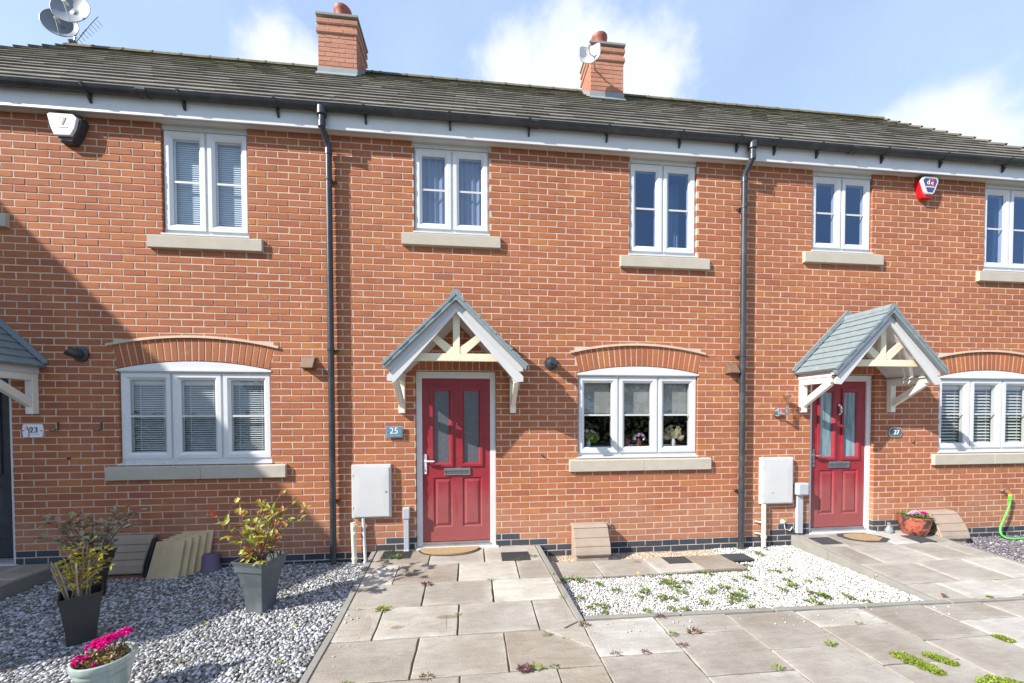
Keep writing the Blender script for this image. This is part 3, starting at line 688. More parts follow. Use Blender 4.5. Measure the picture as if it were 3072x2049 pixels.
    for sd in (-1, 1):
        b = MB(); bx = cx+sd*.64
        xa, xb = bx-.035, bx+.035
        b.box(xa, xb, -.06, -.001, 1.71, 2.13)
        b.box(xa, xb, -.44, -.06, 2.06, 2.13)
        b.box(xa-.006, xb+.006, -.46, -.001, 2.1305, 2.147) 
        q = [(-.06, 1.78), (-.06, 1.87), (-.33, 2.06), (-.42, 2.06), (-.42, 2.03)]
        b.prism_x(q, xa+.008, xb-.008)
        b.build('bracket', [M['creamw']], po, bevel=.004)
    return po
def roof(h, root):
    # 45 degree front slope: z = 4.99 + (y+.2); ridge at y=2.68
    Y0, Z0 = -.162, 5.023; yr = 2.66; G = .27; s2 = math.sqrt(.5)
    Ls = (yr-Y0)/s2; nr = int(Ls/G)+1
    x0 = h['x0']-(.06 if h['n'] == 23 else 0); x1 = h['x1']+(.06 if h['n'] == 27 else 0)
    mb = MB(); Wt = .3
    for i in range(nr):
        s0 = i*G; s1 = min((i+1)*G+.06, Ls)
        xa = math.floor(x0/Wt)*Wt-(Wt/2 if i % 2 else 0)
        while xa < x1:
            a = max(xa+.0015, x0); b = min(xa+Wt-.0015, x1)
            if b-a > .01:
                j = rnd(-.003, .003); t = .022
                d0 = .026+j; d1 = .004
                def P(x, s, d): return (x, Y0+s*s2-d*s2, Z0+s*s2+d*s2)
                js = rnd(-.004, .004)
                mb.hexa([P(a, s0+js, d0-t), P(b, s0+js, d0-t), P(b, s1, d1-t), P(a, s1, d1-t),
                         P(a, s0+js, d0), P(b, s0+js, d0), P(b, s1, d1), P(a, s1, d1)])
            xa += Wt
    # rear slope
    zr = Z0+(yr-Y0)
    mb.face([(x0, yr, zr), (x1, yr, zr), (x1, 5.6, zr-(5.6-yr)), (x0, 5.6, zr-(5.6-yr))])
    mb.face([(x0, yr, zr-.05), (x1, yr, zr-.05), (x1, Y0+.06, Z0+.0), (x0, Y0+.06, Z0+.0)])
    ro = mb.build('roof', [M['tile']], root)
    rg = MB(); x = x0
    while x < x1-.02:
        b = min(x+.45, x1); r0 = .09
        for (u0, u1, rr) in ((x, b-.03, r0-.006), (b-.035, b, r0)):
            pts = []
            for k in range(9):
                a = math.pi*k/8; pts.append((yr+rr*1.15*math.cos(a), zr-.045+rr*math.sin(a)))
            rg.prism_x(pts, u0, u1)
        x = b
    rg.build('ridge_tiles', [M['tile']], ro)
    vx = None
    if h['n'] in (23, 27):   # stepped dry verge up the gable edge
        vg = MB(); xa = x0-.03 if h['n'] == 23 else x1-.02; xb = xa+.05
        for i in range(nr):
            s0 = i*G; s1 = min((i+1)*G+.01, Ls)
            def P(s, d): return (Y0+s*s2-d*s2, Z0+s*s2+d*s2)
            vg.prism_x([P(s0, -.05), P(s0, .05), P(s1, .022), P(s1, -.05)], xa, xb)
            yb = lambda y: 2*yr-y
            q = [P(s0, -.05), P(s0, .05), P(s1, .022), P(s1, -.05)]
            vg.prism_x([(yb(a), b) for a, b in q][::-1], xa, xb)
        vg.build('verge', [M['tile']], ro)
    return ro
def eaves(h, root, brk, outlet=None):
    x0, x1 = h['x0'], h['x1']
    f = MB(); f.box(x0, x1, -.108, -.09, 4.818, 5.03); f.build('fascia', [M['pvc']], root)
    s = MB(); s.box(x0, x1, -.09, .04, Z_SOF, Z_SOF+.01); s.build('soffit', [M['pvcg']], root)
    v = MB(); x = x0+.02
    while x < x1-.02:
        v.box(x, x+.006, -.078, -.055, Z_SOF-.0012, Z_SOF+.001); x += .018
    v.build('soffit_vent', [M['brownp']], root)
    g = MB(); n = 10; r = .05; cy, cz = -.158, 5.022
    ro = [(cy+r*math.cos(a), cz+r*math.sin(a)) for a in [math.pi+math.pi*k/n for k in range(n+1)]]
    ri = [(cy+(r-.003)*math.cos(a), cz+(r-.003)*math.sin(a)) for a in [math.pi+math.pi*k/n for k in range(n+1)]]
    for A_, B_ in ((ro, ri),):
        for k in range(n):
            g.face([(x0, *A_[k]), (x1, *A_[k]), (x1, *A_[k+1]), (x0, *A_[k+1])])
            g.face([(x0, *B_[k+1]), (x1, *B_[k+1]), (x1, *B_[k]), (x0, *B_[k])])
    g.tube([(x0, cy-r, cz), (x1, cy-r, cz)], .006, 6)
    gt = g.build('gutter', [M['gutter']], root, smooth=True)
    for bx in brk:
        if not (x0+.02 < bx < x1-.02): continue
        b = MB()
        for (dx0, dx1) in ((-.013, .013),):
            rb = r+.006
            P = [(cy+rb*math.cos(a), cz+rb*math.sin(a)) for a in [math.pi*.97+math.pi*1.06*k/n for k in range(n+1)]]
            for k in range(n):
                b.hexa([(bx-.013, *P[k]), (bx+.013, *P[k]), (bx+.013, *P[k+1]), (bx-.013, *P[k+1]),
                        (bx-.013, P[k][0]*.999+.003*0, P[k][1]+.004), (bx+.013, P[k][0], P[k][1]+.004), (bx+.013, P[k+1][0], P[k+1][1]+.004), (bx-.013, P[k+1][0], P[k+1][1]+.004)])
            b.prism_x([(-.109, 4.99), (-.109, 4.895), (-.118, 4.895), (-.15, 4.945)], bx-.01, bx+.01)
            b.tube([(bx-.013, cy-rb-.001, cz+.002), (bx+.013, cy-rb-.001, cz+.002)], .008, 6)
        b.build('gutter_bracket', [M['black']], gt)
    return gt
def union(gt, xs):
    r = .055; cy, cz = -.158, 5.022; n = 10
    for x in xs:
        b = MB()
        P = [(cy+r*math.cos(a), cz+r*math.sin(a)) for a in [math.pi+math.pi*k/n for k in range(n+1)]]
        for k in range(n): b.face([(x-.045, *P[k]), (x+.045, *P[k]), (x+.045, *P[k+1]), (x-.045, *P[k+1])])
        for e in (-.045, .038):
            for k in range(n): b.hexa([(x+e, P[k][0], P[k][1]-.004), (x+e+.008, P[k][0], P[k][1]-.004), (x+e+.008, P[k+1][0], P[k+1][1]-.004), (x+e, P[k+1][0], P[k+1][1]-.004),
                                        (x+e, *P[k]), (x+e+.008, *P[k]), (x+e+.008, *P[k+1]), (x+e, *P[k+1])])
        b.build('gutter_union', [M['black']], gt)
def downpipe(root, xt, xb, clips, side):
    p = MB(); r = .0335; yo = -.158; yw = -.056
    z_out = 4.95
    p.tube([(xt, yo, 5.0), (xt, yo, z_out-.03)], .05, 16); 
    path = [(xt, yo, z_out), (xt, yo, 4.80)]
    m = Vector((xt, yo, 4.80)); e = Vector((xb, yw, 4.66))
    for t in (.08, .92): path.append(tuple(m.lerp(e, t)))
    path += [(xb, yw, 4.62), (xb, yw, 3.4), (xb, yw, -.06)]
    p.tube(path, r, 16)
    for z in (4.82, 4.60):
        c = (xt, yo) if z > 4.7 else (xb, yw); p.tube([(c[0], c[1], z-.03), (c[0], c[1], z+.03)], r+.005, 16)
    ob = p.build('downpipe', [M['gutter']], root, smooth=True)
    for z in clips:
        c = MB(); c.tube([(xb, yw, z-.012), (xb, yw, z+.012)], r+.006, 16)
        c.box(xb-.03, xb+.03, -.02, -.001, z-.012, z+.012); c.tube([(xb, -.03, z), (xb+side*.07, -.012, z)], .007, 6)
        c.tube([(xb+side*.05, -.03, z), (xb+side*.07, -.01, z)], .011, 6)
        c.build('pipe_clip', [M['black']], ob)
    return ob
def chimney(root, x0, x1, y0, y1, zb, zt, potx, dish=False):
    c = MB(); mo = MB(); z = zb-.1; k = 0
    def course(xa, xb, ya, yb, z, kk):
        off = .1125 if kk % 2 else 0.02
        for fy in (ya,):
            x = xa-off
            while x < xb:
                a, b = max(x+.004, xa), min(x+.221, xb)
                if b-a > .02: add_brick(c, a, b, z-.032, z+.032, fy, fy+.1)
                x += .225
        for fx in (xa, xb):
            y = ya+.1-off
            while y < yb:
                a, b = max(y+.004, ya+.003), min(y+.221, yb)
                if b-a > .02:
                    if fx == xa: c.box(xa+rnd(0, .002), xa+.1, a, b, z-.032, z+.032)
                    else: c.box(xb-.1, xb-rnd(0, .002), a, b, z-.032, z+.032)
                y += .225
        mo.box(xa+.005, xb-.005, ya+.006, yb, z-.0375, z+.0375)
    while z < zt-.03:
        up = zt-z; e = 0
        if up < .16: e = .022
        elif .16 <= up < .29: e = .0 if up > .22 else .022
        if .30 > up >= .22: e = .022
        if .16 <= up < .2: e = .0
        course(x0-e, x1+e, y0-e, y1+e, z, k); z += .075; k += 1
    ob = c.build('chimney', [M['chimbrick']], root); mo.build('mortar', [M['mortar']], ob)
    m2 = MB(); m2.box(x0-.03, x1+.03, y0-.03, y1+.03, zt-.005, zt+.035); m2.build('chimney_cap', [M['concrete']], ob, bevel=.004)
    l = MB(); sz = lambda y: 4.985+(y+.2)
    l.prism_x([(y0-.012, sz(y0)+.0), (y0-.012, sz(y0)+.125), (y0+.01, sz(y0)+.125), (y0+.01, sz(y0))], x0-.012, x1+.012)
    l.prism_x([(y0-.10, sz(y0-.1)+.035), (y0-.012, sz(y0)+.03), (y0-.012, sz(y0)+.045), (y0-.1, sz(y0-.1)+.05)], x0-.012, x1+.012)
    for xx in (x0-.012, x1):
        l.prism_x([(y0, sz(y0)-.02), (y0, sz(y0)+.12), (y0+.12, sz(y0+.12)+.09), (2.6, sz(2.6)+.08), (2.6, sz(2.6)-.02)], xx, xx+.012)
    l.build('flashing', [M['lead']], ob)
    p = MB(); pz = zt+.03; py = (y0+y1)/2
    p.lathe([(.135, 0), (.128, .04), (.122, .26), (.14, .285), (.147, .33), (.147, .35), (.137, .355), (.12, .34), (.1, .25), (.09, .1)], (potx, py, pz), 24, close=False)
    p.build('chimney_pot', [M['pot_t']], ob, smooth=True)
    return ob

BRK = [.847, 1.735, 2.662, 3.573, 4.489, 5.384, 6.31, 7.213, 7.95, 8.45, 9.027, 9.941, 10.796, 11.751, 12.6, -.05, -.9]
LAB = {23: 'left red brick terraced house with white venetian blinds and number 23 plaque, half in shade',
       25: 'middle red brick terraced house with red door numbered 25 and roller blinds',
       27: 'right red brick terraced house numbered 27 with silver knocker on its red door'}
roots = {}
for h in HOUSES:
    root = thing('terraced_house', LAB[h['n']], 'house', (h['x0'], 0, 0), 'terrace of brick houses'); roots[h['n']] = root
    wall(h, root)
    n = h['n']
    ka = {23: 'net', 25: 'net', 27: 'drape'}[n]; kb = {23: 'closed', 25: 'drape', 27: 'drape'}[n]; kl = {23: 'open', 25: 'roller', 27: 'open'}[n]
    w, _ = window(h, root, 4.068+h['da'], 4.928+h['da'], 3.7875, 4.775, 2, ka, gl='glassmid' if n < 27 else 'glassup')
    sill(w, 3.93+h['da'], 5.06+h['da'], 3.6375, 3.785)
    w, _ = window(h, root, 6.647+h['db'], 7.513+h['db'], 3.6375, 4.775, 2, kb, gl='glassclear' if n == 23 else 'glassup')
    sill(w, 6.52+h['db'], 7.67+h['db'], 3.4875, 3.635)
    w, _ = window(h, root, 6.002+h['dl'], 7.546+h['dl'], 1.15, 2.16, 3, kl, arch=True)
    sill(w, 5.89+h['dl'], 7.71+h['dl'], .995, 1.15, True)
    door(h, root, knocker=(n == 27), dark=(n == 23)); porch(h, root); roof(h, root)
    gt = eaves(h, root, BRK)
    union(gt, {23: [1.38], 25: [5.44], 27: [9.48]}[n])
    if n == 25: downpipe(root, 3.125, 3.152, [4.3, 2.42, .72], 1)
    if n == 27: downpipe(root, 8.13, 8.105, [4.27, 2.42, .72], -1)
chimney(roots[23], 2.235, 2.845, 2.1, 2.66, 7.2, 8.24, 2.54)
chimney(roots[25], 6.83, 7.43, 2.1, 2.66, 7.2, 8.24, 7.08)

# ------------------------------------------------------------------ things on the walls
def meter_box(x0, x1, z0, z1, label, latch):
    t = thing('meter_box', label, 'meter box', ((x0+x1)/2, 0, z0), 'meter boxes')
    b = MB(); b.box(x0, x1, -.05, -.001, z0, z1); b.build('casing', [M['meter']], t, bevel=.006)
    d = MB(); a, c, e, f = x0+.02, x1-.02, z0+.018, z1-.03
    P = [(a, e), (c, e), (c, f), (a, f)]; w = .05
    d.box(a, c, -.06, -.052, e, f)
    d.raw([(a+.004, -.0605, e+.004), (c-.004, -.0605, e+.004), (c-.004, -.0605, f-.004), (a+.004, -.0605, f-.004), (a+.07, -.0635, e+.14), (c-.07, -.0635, e+.14), (c-.07, -.0635, f-.14), (a+.07, -.0635, f-.14)],
          [(0, 1, 5, 4), (1, 2, 6, 5), (2, 3, 7, 6), (3, 0, 4, 7), (4, 5, 6, 7)])
    do = d.build('door', [M['meter']], t)
    k = MB(); k.lathe([(.012, 0), (.012, -.006), (.005, -.007)], (latch[0], -.062, latch[1]), 10, ax='y'); k.build('lock', [M['greyp']], do)
    for zz in (z0+.12, z1-.12):
        hh = MB(); hh.box(a-.008, a+.002, -.064, -.05, zz-.015, zz+.015); hh.build('hinge', [M['meter']], do)
    return t
meter_box(3.355, 3.79, .515, 1.125, 'white wall meter box left of the door numbered 25', (3.73, .82))
meter_box(8.385, 8.83, .535, 1.135, 'white wall meter box beside the door numbered 27', (8.52, .69))
def pipe_thing(label, pts, r, mat, collars=(), name='service_pipe', group=None):
    t = MB(); t.tube(pts, r, 14)
    for z in collars:
        x, y = pts[0][0], pts[0][1]
        t.tube([(x, y, z-.015), (x, y, z+.015)], r+.007, 14)
    o = t.build(name, [mat], None, org=pts[0], smooth=True); return tag(o, label, 'pipe', group)
pipe_thing('short cream pipe stub standing left of the white conduit under a meter box', [(3.385, -.06, -.02), (3.37, -.06, .47)], .026, M['creamp'], (.06, .35, .44))
pipe_thing('white conduit running down from the meter box left of door 25', [(3.50, -.045, -.02), (3.475, -.03, .515)], .018, M['pvc'])
pipe_thing('cream pipe running down from the meter box beside door 27', [(8.43, -.045, -.05), (8.43, -.04, .535)], .027, M['creamp'], (.12,))
for z in (.30, .15):
    s_ = MB(); s_.tube([(8.33, -.015, z+.012), (8.42, -.05, z)], .01, 8); tag(s_.build('pipe_spur', [M['creamp']], None, org=(8.33, 0, z)), ('upper' if z > .2 else 'lower')+' short cream spur sticking out of the cream pipe by meter box', 'pipe')
t = MB(); t.box(3.93, 3.985, -.05, -.001, .11, .60); o = t.build('cable_cover', [M['greyp']], None, org=(3.955, 0, .11), bevel=.004); tag(o, 'grey cable cover on the wall just left of door 25', 'cable cover')
t = MB(); t.box(3.918, 3.998, -.06, -.001, .49, .62); t.box(3.925, 3.99, -.058, -.001, .06, .13); t.build('cap', [M['greyp']], o, bevel=.008)
t = MB(); t.box(8.905, 8.985, -.04, -.001, .14, .64); o = t.build('cable_cover', [M['greyp']], None, org=(8.945, 0, .14), bevel=.004); tag(o, 'grey cable box with square head just left of door 27', 'cable box')
t = MB(); t.box(8.87, 9.03, -.085, -.001, .64, .80); t.build('box_head', [M['greyp']], o, bevel=.02)
t = MB(); t.lathe([(.03, 0), (.03, -.012), (.018, -.03), (.004, -.034)], (8.725, 0, .29), 14, ax='y'); t.tube([(8.735, -.02, .27), (8.75, -.02, .2), (8.82, -.015, .17), (8.86, -.01, .22)], .005, 6)
tag(t.build('wall_vent', [M['creamp']], None, org=(8.725, 0, .29), smooth=True), 'small round cream wall vent with a thin cable beside the cream pipe', 'vent')
def cowl(x, z, label):
    t = MB(); t.prism_x([(-.001, z+.065), (-.02, z+.065), (-.09, z-.05), (-.09, z-.062), (-.001, z-.062)], x-.066, x+.066)
    t.box(x-.078, x+.078, -.012, -.001, z-.07, z+.07)
    tag(t.build('vent_cowl', [M['brownp']], None, org=(x, 0, z), bevel=.003), label, 'vent cowl', 'brown vent cowls')
cowl(2.90, 2.275, 'brown plastic vent cowl on the wall left of the left downpipe'); cowl(7.985, 2.268, 'brown plastic vent cowl on the wall left of the right downpipe')
# boiler flues
t = MB(); c = (.60, 0, 2.34); t.lathe([(.072, 0), (.078, -.01), (.078, -.02), (.06, -.03), (.05, -.03)], c, 24, ax='y')
t.tube([(.6, -.02, 2.34), (.6, -.06, 2.34), (.585, -.09, 2.35), (.565, -.115, 2.37)], [.046, .046, .048, .046], 16)
tag(t.build('boiler_flue', [M['black']], None, org=c, smooth=True), 'black boiler flue with an angled elbow on house 23', 'flue', 'boiler flues')
t = MB(); c = (5.665, 0, 2.305); t.lathe([(.08, 0), (.082, -.012), (.072, -.03), (.06, -.033)], c, 24, ax='y')
for i, r_ in enumerate((.056, .05, .056, .048)): t.lathe([(r_*.8, -.03-.022*i), (r_, -.034-.022*i), (r_, -.04-.022*i), (r_*.8, -.046-.022*i)], c, 20, ax='y')
t.tube([(5.665, -.11, 2.305), (5.675, -.14, 2.315)], [.04, .042], 16)
tag(t.build('boiler_flue', [M['black']], None, org=c, smooth=True), 'round black boiler flue between porch and window of house 25', 'flue', 'boiler flues')
# number plaques
t = thing('number_plaque', 'slate blue house number plaque reading 25 on silver backing', 'number plaque', (3.83, 0, 1.495))
b = MB(); b.box(3.735, 3.925, -.03, -.022, 1.43, 1.56); b.build('backing', [M['numsil']], t)
b = MB(); b.box(3.745, 3.912, -.036, -.031, 1.437, 1.551); p_ = b.build('face', [M['numblue']], t)
b = MB(); text_mesh(b, '25', 3.828, 1.505, .1, -.0375); b.build('numerals', [M['numw']], t)
b = MB(); x = 3.785
for w_ in (.012, .01, .014, .009, .0, .012, .014, .01, .013, .008):
    if w_: b.box(x, x+w_*.8, -.0375, -.036, 1.446, 1.4535)
    x += w_ or .008
b.build('small_lettering', [M['numsil']], t)
b = MB()
for x in (3.752, 3.908): b.lathe([(.006, 0), (.006, -.04)], (x, 0, 1.492), 8, ax='y')
b.build('stand_off_screw', [M['steel']], t)
t = thing('number_plaque', 'white barrel-sided house number plaque reading 23 with a twig emblem', 'number plaque', (.125, 0, 1.53))
b = MB(); pts = [(.04, 1.465), (.215, 1.465), (.222, 1.5), (.225, 1.535), (.222, 1.57), (.213, 1.602), (.042, 1.602), (.034, 1.57), (.03, 1.535), (.034, 1.5)]
b.prism_y(pts, -.012, -.002); b.build('face', [M['numw']], t)
b = MB(); text_mesh(b, '23', .14, 1.54, .082, -.014); b.build('numerals', [M['numk']], t)
b = MB(); b.box(.1, .19, -.0135, -.012, 1.493, 1.498); b.build('small_lettering', [M['greyp']], t)
b = MB(); b.tube([(.094, -.014, 1.467), (.094, -.014, 1.53), (.085, -.014, 1.57), (.07, -.014, 1.585)], .0035, 5); b.tube([(.094, -.014, 1.54), (.06, -.014, 1.56)], .003, 5); b.tube([(.094, -.014, 1.535), (.115, -.014, 1.565)], .003, 5)
b.tube([(.032, -.014, 1.535), (.05, -.014, 1.535)], .005, 5); b.tube([(.2, -.014, 1.533), (.22, -.014, 1.533)], .004, 5)
b.build('emblem', [M['bark']], t)
t = thing('number_plaque', 'small grey oval house number plaque reading 27', 'number plaque', (10.35, 0, 1.43))
b = MB(); cx_, cz_ = 10.35, 1.44; pts = [(cx_-.1+.012, cz_-.045), (cx_-.07, cz_-.065), (cx_+.07, cz_-.065), (cx_+.1-.012, cz_-.045), (cx_+.105, cz_), (cx_+.088, cz_+.045), (cx_+.07, cz_+.065), (cx_-.07, cz_+.065), (cx_-.088, cz_+.045), (cx_-.105, cz_)]
b.prism_y(pts, -.014, -.002); b.build('face', [M['numsil']], t)
b = MB(); b.prism_y([(cx_+(x-cx_)*.85, cz_+(z-cz_)*.82) for x, z in pts], -.016, -.0142); b.build('panel', [M['potg']], t)
b = MB(); text_mesh(b, '27', cx_+.01, cz_, .085, -.018); b.build('numerals', [M['numw']], t)
# hooks and bolts
for x, lb in ((.36, 'black iron wall hook nearer the number 23 plaque'), (.775, 'black iron wall hook nearer the left window')):
    t = MB(); t.box(x-.007, x+.007, -.008, -.001, 1.54, 1.62); t.tube([(x, -.006, 1.545), (x-.012, -.05, 1.53), (x-.02, -.07, 1.545)], .006, 6)
    tag(t.build('wall_hook', [M['black']], None, org=(x, 0, 1.58)), lb, 'hook', 'wall hooks')
for x, z, lb in ((5.555, 1.2, 'small black screw plug in the brickwork between door 25 and its window'), (.455, 1.235, 'small black screw plug in the shaded brickwork below plaque 23'), (10.62, 1.315, 'small black screw plug in the brickwork right of plaque 27')):
    t = MB(); t.lathe([(.012, 0), (.013, -.012), (.008, -.02)], (x, 0, z), 10, ax='y'); t.tube([(x, -.01, z), (x+.014, -.03, z-.008)], .006, 6)
    tag(t.build('wall_plug', [M['black']], None, org=(x, 0, z)), lb, 'wall plug')
# alarm boxes
t = thing('alarm_box', 'white tapered alarm box with a dark shield badge under the eaves', 'alarm box', (.56, 0, 4.69), 'alarm boxes')
b = MB()
def taper(b, pts, y0, y1, s, c, mi=0):
    n = len(pts); f = [(c[0]+(x-c[0])*s, y1, c[1]+(z-c[1])*s) for x, z in pts]; k = [(x, y0, z) for x, z in pts]
    b.raw(k+f, [tuple(range(n, 2*n)), tuple(range(n-1, -1, -1))]+[(i, (i+1) % n, (i+1) % n+n, i+n) for i in range(n)], mi)
sh = [(.50, 4.50), (.63, 4.50), (.70, 4.62), (.74, 4.745), (.72, 4.79), (.66, 4.81), (.46, 4.81), (.42, 4.80), (.41, 4.77), (.45, 4.62)]
taper(b, [(.565+(x-.565)*.93, 4.685+(z-4.685)*.93) for x, z in sh], -.001, -.07, .93, (.57, 4.68)); b.build('base', [M['black']], t, bevel=.004)
sh2 = [(.478, 4.56), (.635, 4.565), (.675, 4.64), (.70, 4.75), (.66, 4.79), (.44, 4.79), (.415, 4.775), (.445, 4.64)]
b = MB(); taper(b, sh2, -.071, -.095, .96, (.56, 4.68)); b.build('cover', [M['pvc']], t, bevel=.006)
b = MB(); b.prism_y([(.523, 4.745), (.555, 4.672), (.562, 4.668), (.569, 4.672), (.598, 4.745)], -.0985, -.0955); b.build('badge', [M['brownp']], t)
b = MB(); b.prism_y([(.552, 4.725), (.555, 4.705), (.562, 4.695), (.569, 4.705), (.572, 4.725)], -.1, -.0986); b.build('badge_centre', [M['numw']], t)
b = MB(); b.box(.52, .61, -.098, -.0955, 4.643, 4.652); b.build('lettering', [M['greyp']], t)
t = thing('alarm_box', 'navy and white pentagonal alarm box with a red base under the eaves', 'alarm box', (10.72, 0, 4.66), 'alarm boxes')
cx_ = 10.70; sh = [(cx_-.075, 4.49), (cx_+.075, 4.49), (cx_+.10, 4.52), (cx_+.155, 4.72), (cx_+.14, 4.765), (cx_+.1, 4.79), (cx_-.1, 4.79), (cx_-.14, 4.765), (cx_-.155, 4.72), (cx_-.10, 4.52)]
b = MB(); taper(b, sh, -.001, -.06, 1, (cx_, 4.66)); b.build('base', [M['alarmr']], t, bevel=.006)
sh2 = [(cx_+(x-cx_)*1.0, 4.66+(z-4.66)*.98+.01) for x, z in sh]; sh2[0] = (cx_-.055, 4.53); sh2[1] = (cx_+.055, 4.53); sh2[2] = (cx_+.085, 4.56); sh2[9] = (cx_-.085, 4.56)
b = MB(); taper(b, sh2, -.061, -.085, .97, (cx_, 4.67)); b.build('cover', [M['pvc']], t, bevel=.004)
sh3 = [(cx_-.045, 4.56), (cx_+.045, 4.56), (cx_+.12, 4.73), (cx_+.095, 4.765), (cx_-.095, 4.765), (cx_-.12, 4.73)]
b = MB(); b.prism_y(sh3, -.0885, -.0855); b.build('panel', [M['alarmn']], t)
b = MB(); text_mesh(b, 'd', cx_-.035, 4.703, .105, -.0895); text_mesh(b, 'e', cx_+.035, 4.698, .095, -.0895); b.box(cx_-.075, cx_+.07, -.0905, -.0888, 4.628, 4.64); b.build('lettering', [M['numw']], t)
b = MB(); b.box(cx_+.005, cx_+.07, -.0905, -.0888, 4.725, 4.755); b.box(cx_-.075, cx_+.07, -.0905, -.0888, 4.645, 4.662); b.build('red_stripe', [M['alarmr']], t)
for o_ in t.children: o_.scale = (.84, 1, .86); o_.location = (0, 0, .02)
# wall lantern by door 27
t = thing('wall_light', 'brushed steel wall light with a glass funnel left of door 27', 'wall light', (8.60, 0, 1.70))
b = MB(); b.lathe([(.05, 0), (.055, -.02), (.05, -.045), (.03, -.05)], (8.61, 0, 1.71), 20, ax='y'); b.tube([(8.61, -.04, 1.70), (8.66, -.09, 1.69)], .014, 8); b.build('mount', [M['chrome']], t, smooth=True)
b = MB(); b.tube([(8.685, -.1, 1.67), (8.685, -.1, 1.80)], .018, 14); b.build('stem', [M['steel']], t, smooth=True)
b = MB(); b.lathe([(.018, 0), (.022, .05), (.045, .115), (.06, .135)], (8.685, -.1, 1.79), 18, close=False); b.build('glass_shade', [glass_mat('amber_glass', (.85, .7, .5), base=.12)], t, smooth=True)
b = MB(); b.lathe([(.058, 0), (.05, .012), (.01, .018)], (8.685, -.1, 1.925), 18); b.build('lid', [M['steel']], t, smooth=True)
# satellite dishes
def dish(parent, c, nrm, rad, depth=.18, ell=1.0, name='dish', mat=None):
    nrm = Vector(nrm).normalized(); q = nrm.to_track_quat('Z', 'Y'); b = MB(); n = 36; v = []; f = []
    rs = [0.001, .3, .6, .85, 1.0, 1.0]; hs = [0, .09, .36, .72, 1.0, 1.03]
    for r_, h_ in zip(rs, hs):
        for k in range(n):
            a = 2*math.pi*k/n; p = q @ Vector((r_*rad*math.cos(a), r_*rad*ell*math.sin(a), h_*depth*rad)); v.append(Vector(c)+p)
    for i in range(len(rs)-1):
        for k in range(n): f.append((i*n+k, i*n+(k+1) % n, (i+1)*n+(k+1) % n, (i+1)*n+k))
    b.raw(v, f); o = b.build(name, [mat or M['dish']], parent, smooth=True)
    sm = o.modifiers.new('s', 'SOLIDIFY'); sm.thickness = .008
    b = MB(); tip = Vector(c)+nrm*rad*.75+Vector((0, 0, -.02)); b.tube([Vector(c)+(q @ Vector((0, -rad*.85, depth*rad*.8))), tip], .009, 6)
    b.build('feed_arm', [M['steel']], parent)
    b = MB(); b.tube([tip-nrm*.0, tip-nrm*.07], .028, 10); b.build('feed_horn', [M['creamp']], parent, smooth=True)
t = thing('aerial_mast', 'pair of round dishes on a mast at the left end of the ridge', 'satellite dish', (-1.93, 2.72, 7.85))
b = MB(); b.tube([(-1.93, 2.72, 7.82), (-1.88, 2.72, 8.4)], .017, 10); b.build('mast', [M['steel']], t, smooth=True)
b = MB(); b.lathe([(.0, .0), (.05, .03), (.06, .05), (.02, .09)], (-1.93, 2.70, 7.92), 10); b.tube([(-2.0, 2.7, 7.92), (-1.86, 2.7, 7.97)], .014, 6); b.build('clamp', [M['lead']], t)
b = MB(); b.tube([(-1.91, 2.72, 7.98), (-1.62, 2.68, 8.30), (-1.50, 2.66, 8.40)], .006, 6)
for i in range(9):
    s_ = i/8; b.tube([(-1.9+.36*s_, 2.68, 8.0+.36*s_), (-1.88+.36*s_, 2.76, 7.97+.36*s_)], .004, 5)
b.build('aerial_boom', [M['lead']], t)
dish(t, (-2.01, 2.62, 8.13), (.35, -.9, .1), .23, .3)
dish(t, (-1.72, 2.52, 8.28), (.1, -.95, .12), .27, .3)
t = thing('satellite_dish', 'white rounded square satellite dish fixed to the front of the right chimney', 'satellite dish', (6.8, 1.95, 8.07))
b = MB(); b.tube([(6.9, 2.1, 7.80), (6.86, 1.98, 7.8), (6.80, 1.9, 7.86)], .014, 8); b.build('wall_arm', [M['steel']], t)
def sky_dish(parent, c, nrm, w, h_):
    nrm = Vector(nrm).normalized(); q = nrm.to_track_quat('Z', 'Y'); b = MB(); n = 40; v = []; f = []
    rs = [.001, .35, .7, 1.0, 1.0]; hs = [0, .1, .42, .95, 1.0]
    for r_, hh in zip(rs, hs):
        for k in range(n):
            a = 2*math.pi*k/n; ca, sa = math.cos(a), math.sin(a); sq = (abs(ca)**4+abs(sa)**4)**-.25
            x, y = ca*sq*r_*w, sa*sq*r_*h_
            p = q @ Vector((x, y, .075*((x/w)**2*1.3+(y/h_)**2*.4)*min(1, hh*1.6+.2))); v.append(Vector(c)+p)
    for i in range(len(rs)-1):
        for k in range(n): f.append((i*n+k, i*n+(k+1) % n, (i+1)*n+(k+1) % n, (i+1)*n+k))
    b.raw(v, f); o = b.build('dish', [M['pvc']], parent, smooth=True); sm = o.modifiers.new('s', 'SOLIDIFY'); sm.thickness = .008
    b = MB(); tip = Vector(c)+nrm*.16+Vector((-.01, 0, .05)); b.tube([Vector(c)+Vector((.1, -.04, -.07)), Vector(c)+nrm*.12+Vector((.0, 0, -.06)), tip], .009, 6); b.build('feed_arm', [M['lead']], parent)
    b = MB(); b.tube([tip, tip-nrm*.06], .02, 10); b.build('feed_horn', [M['creamp']], parent)
sky_dish(t, (6.74, 1.88, 7.80), (-.3, -.95, .0), .175, .135)

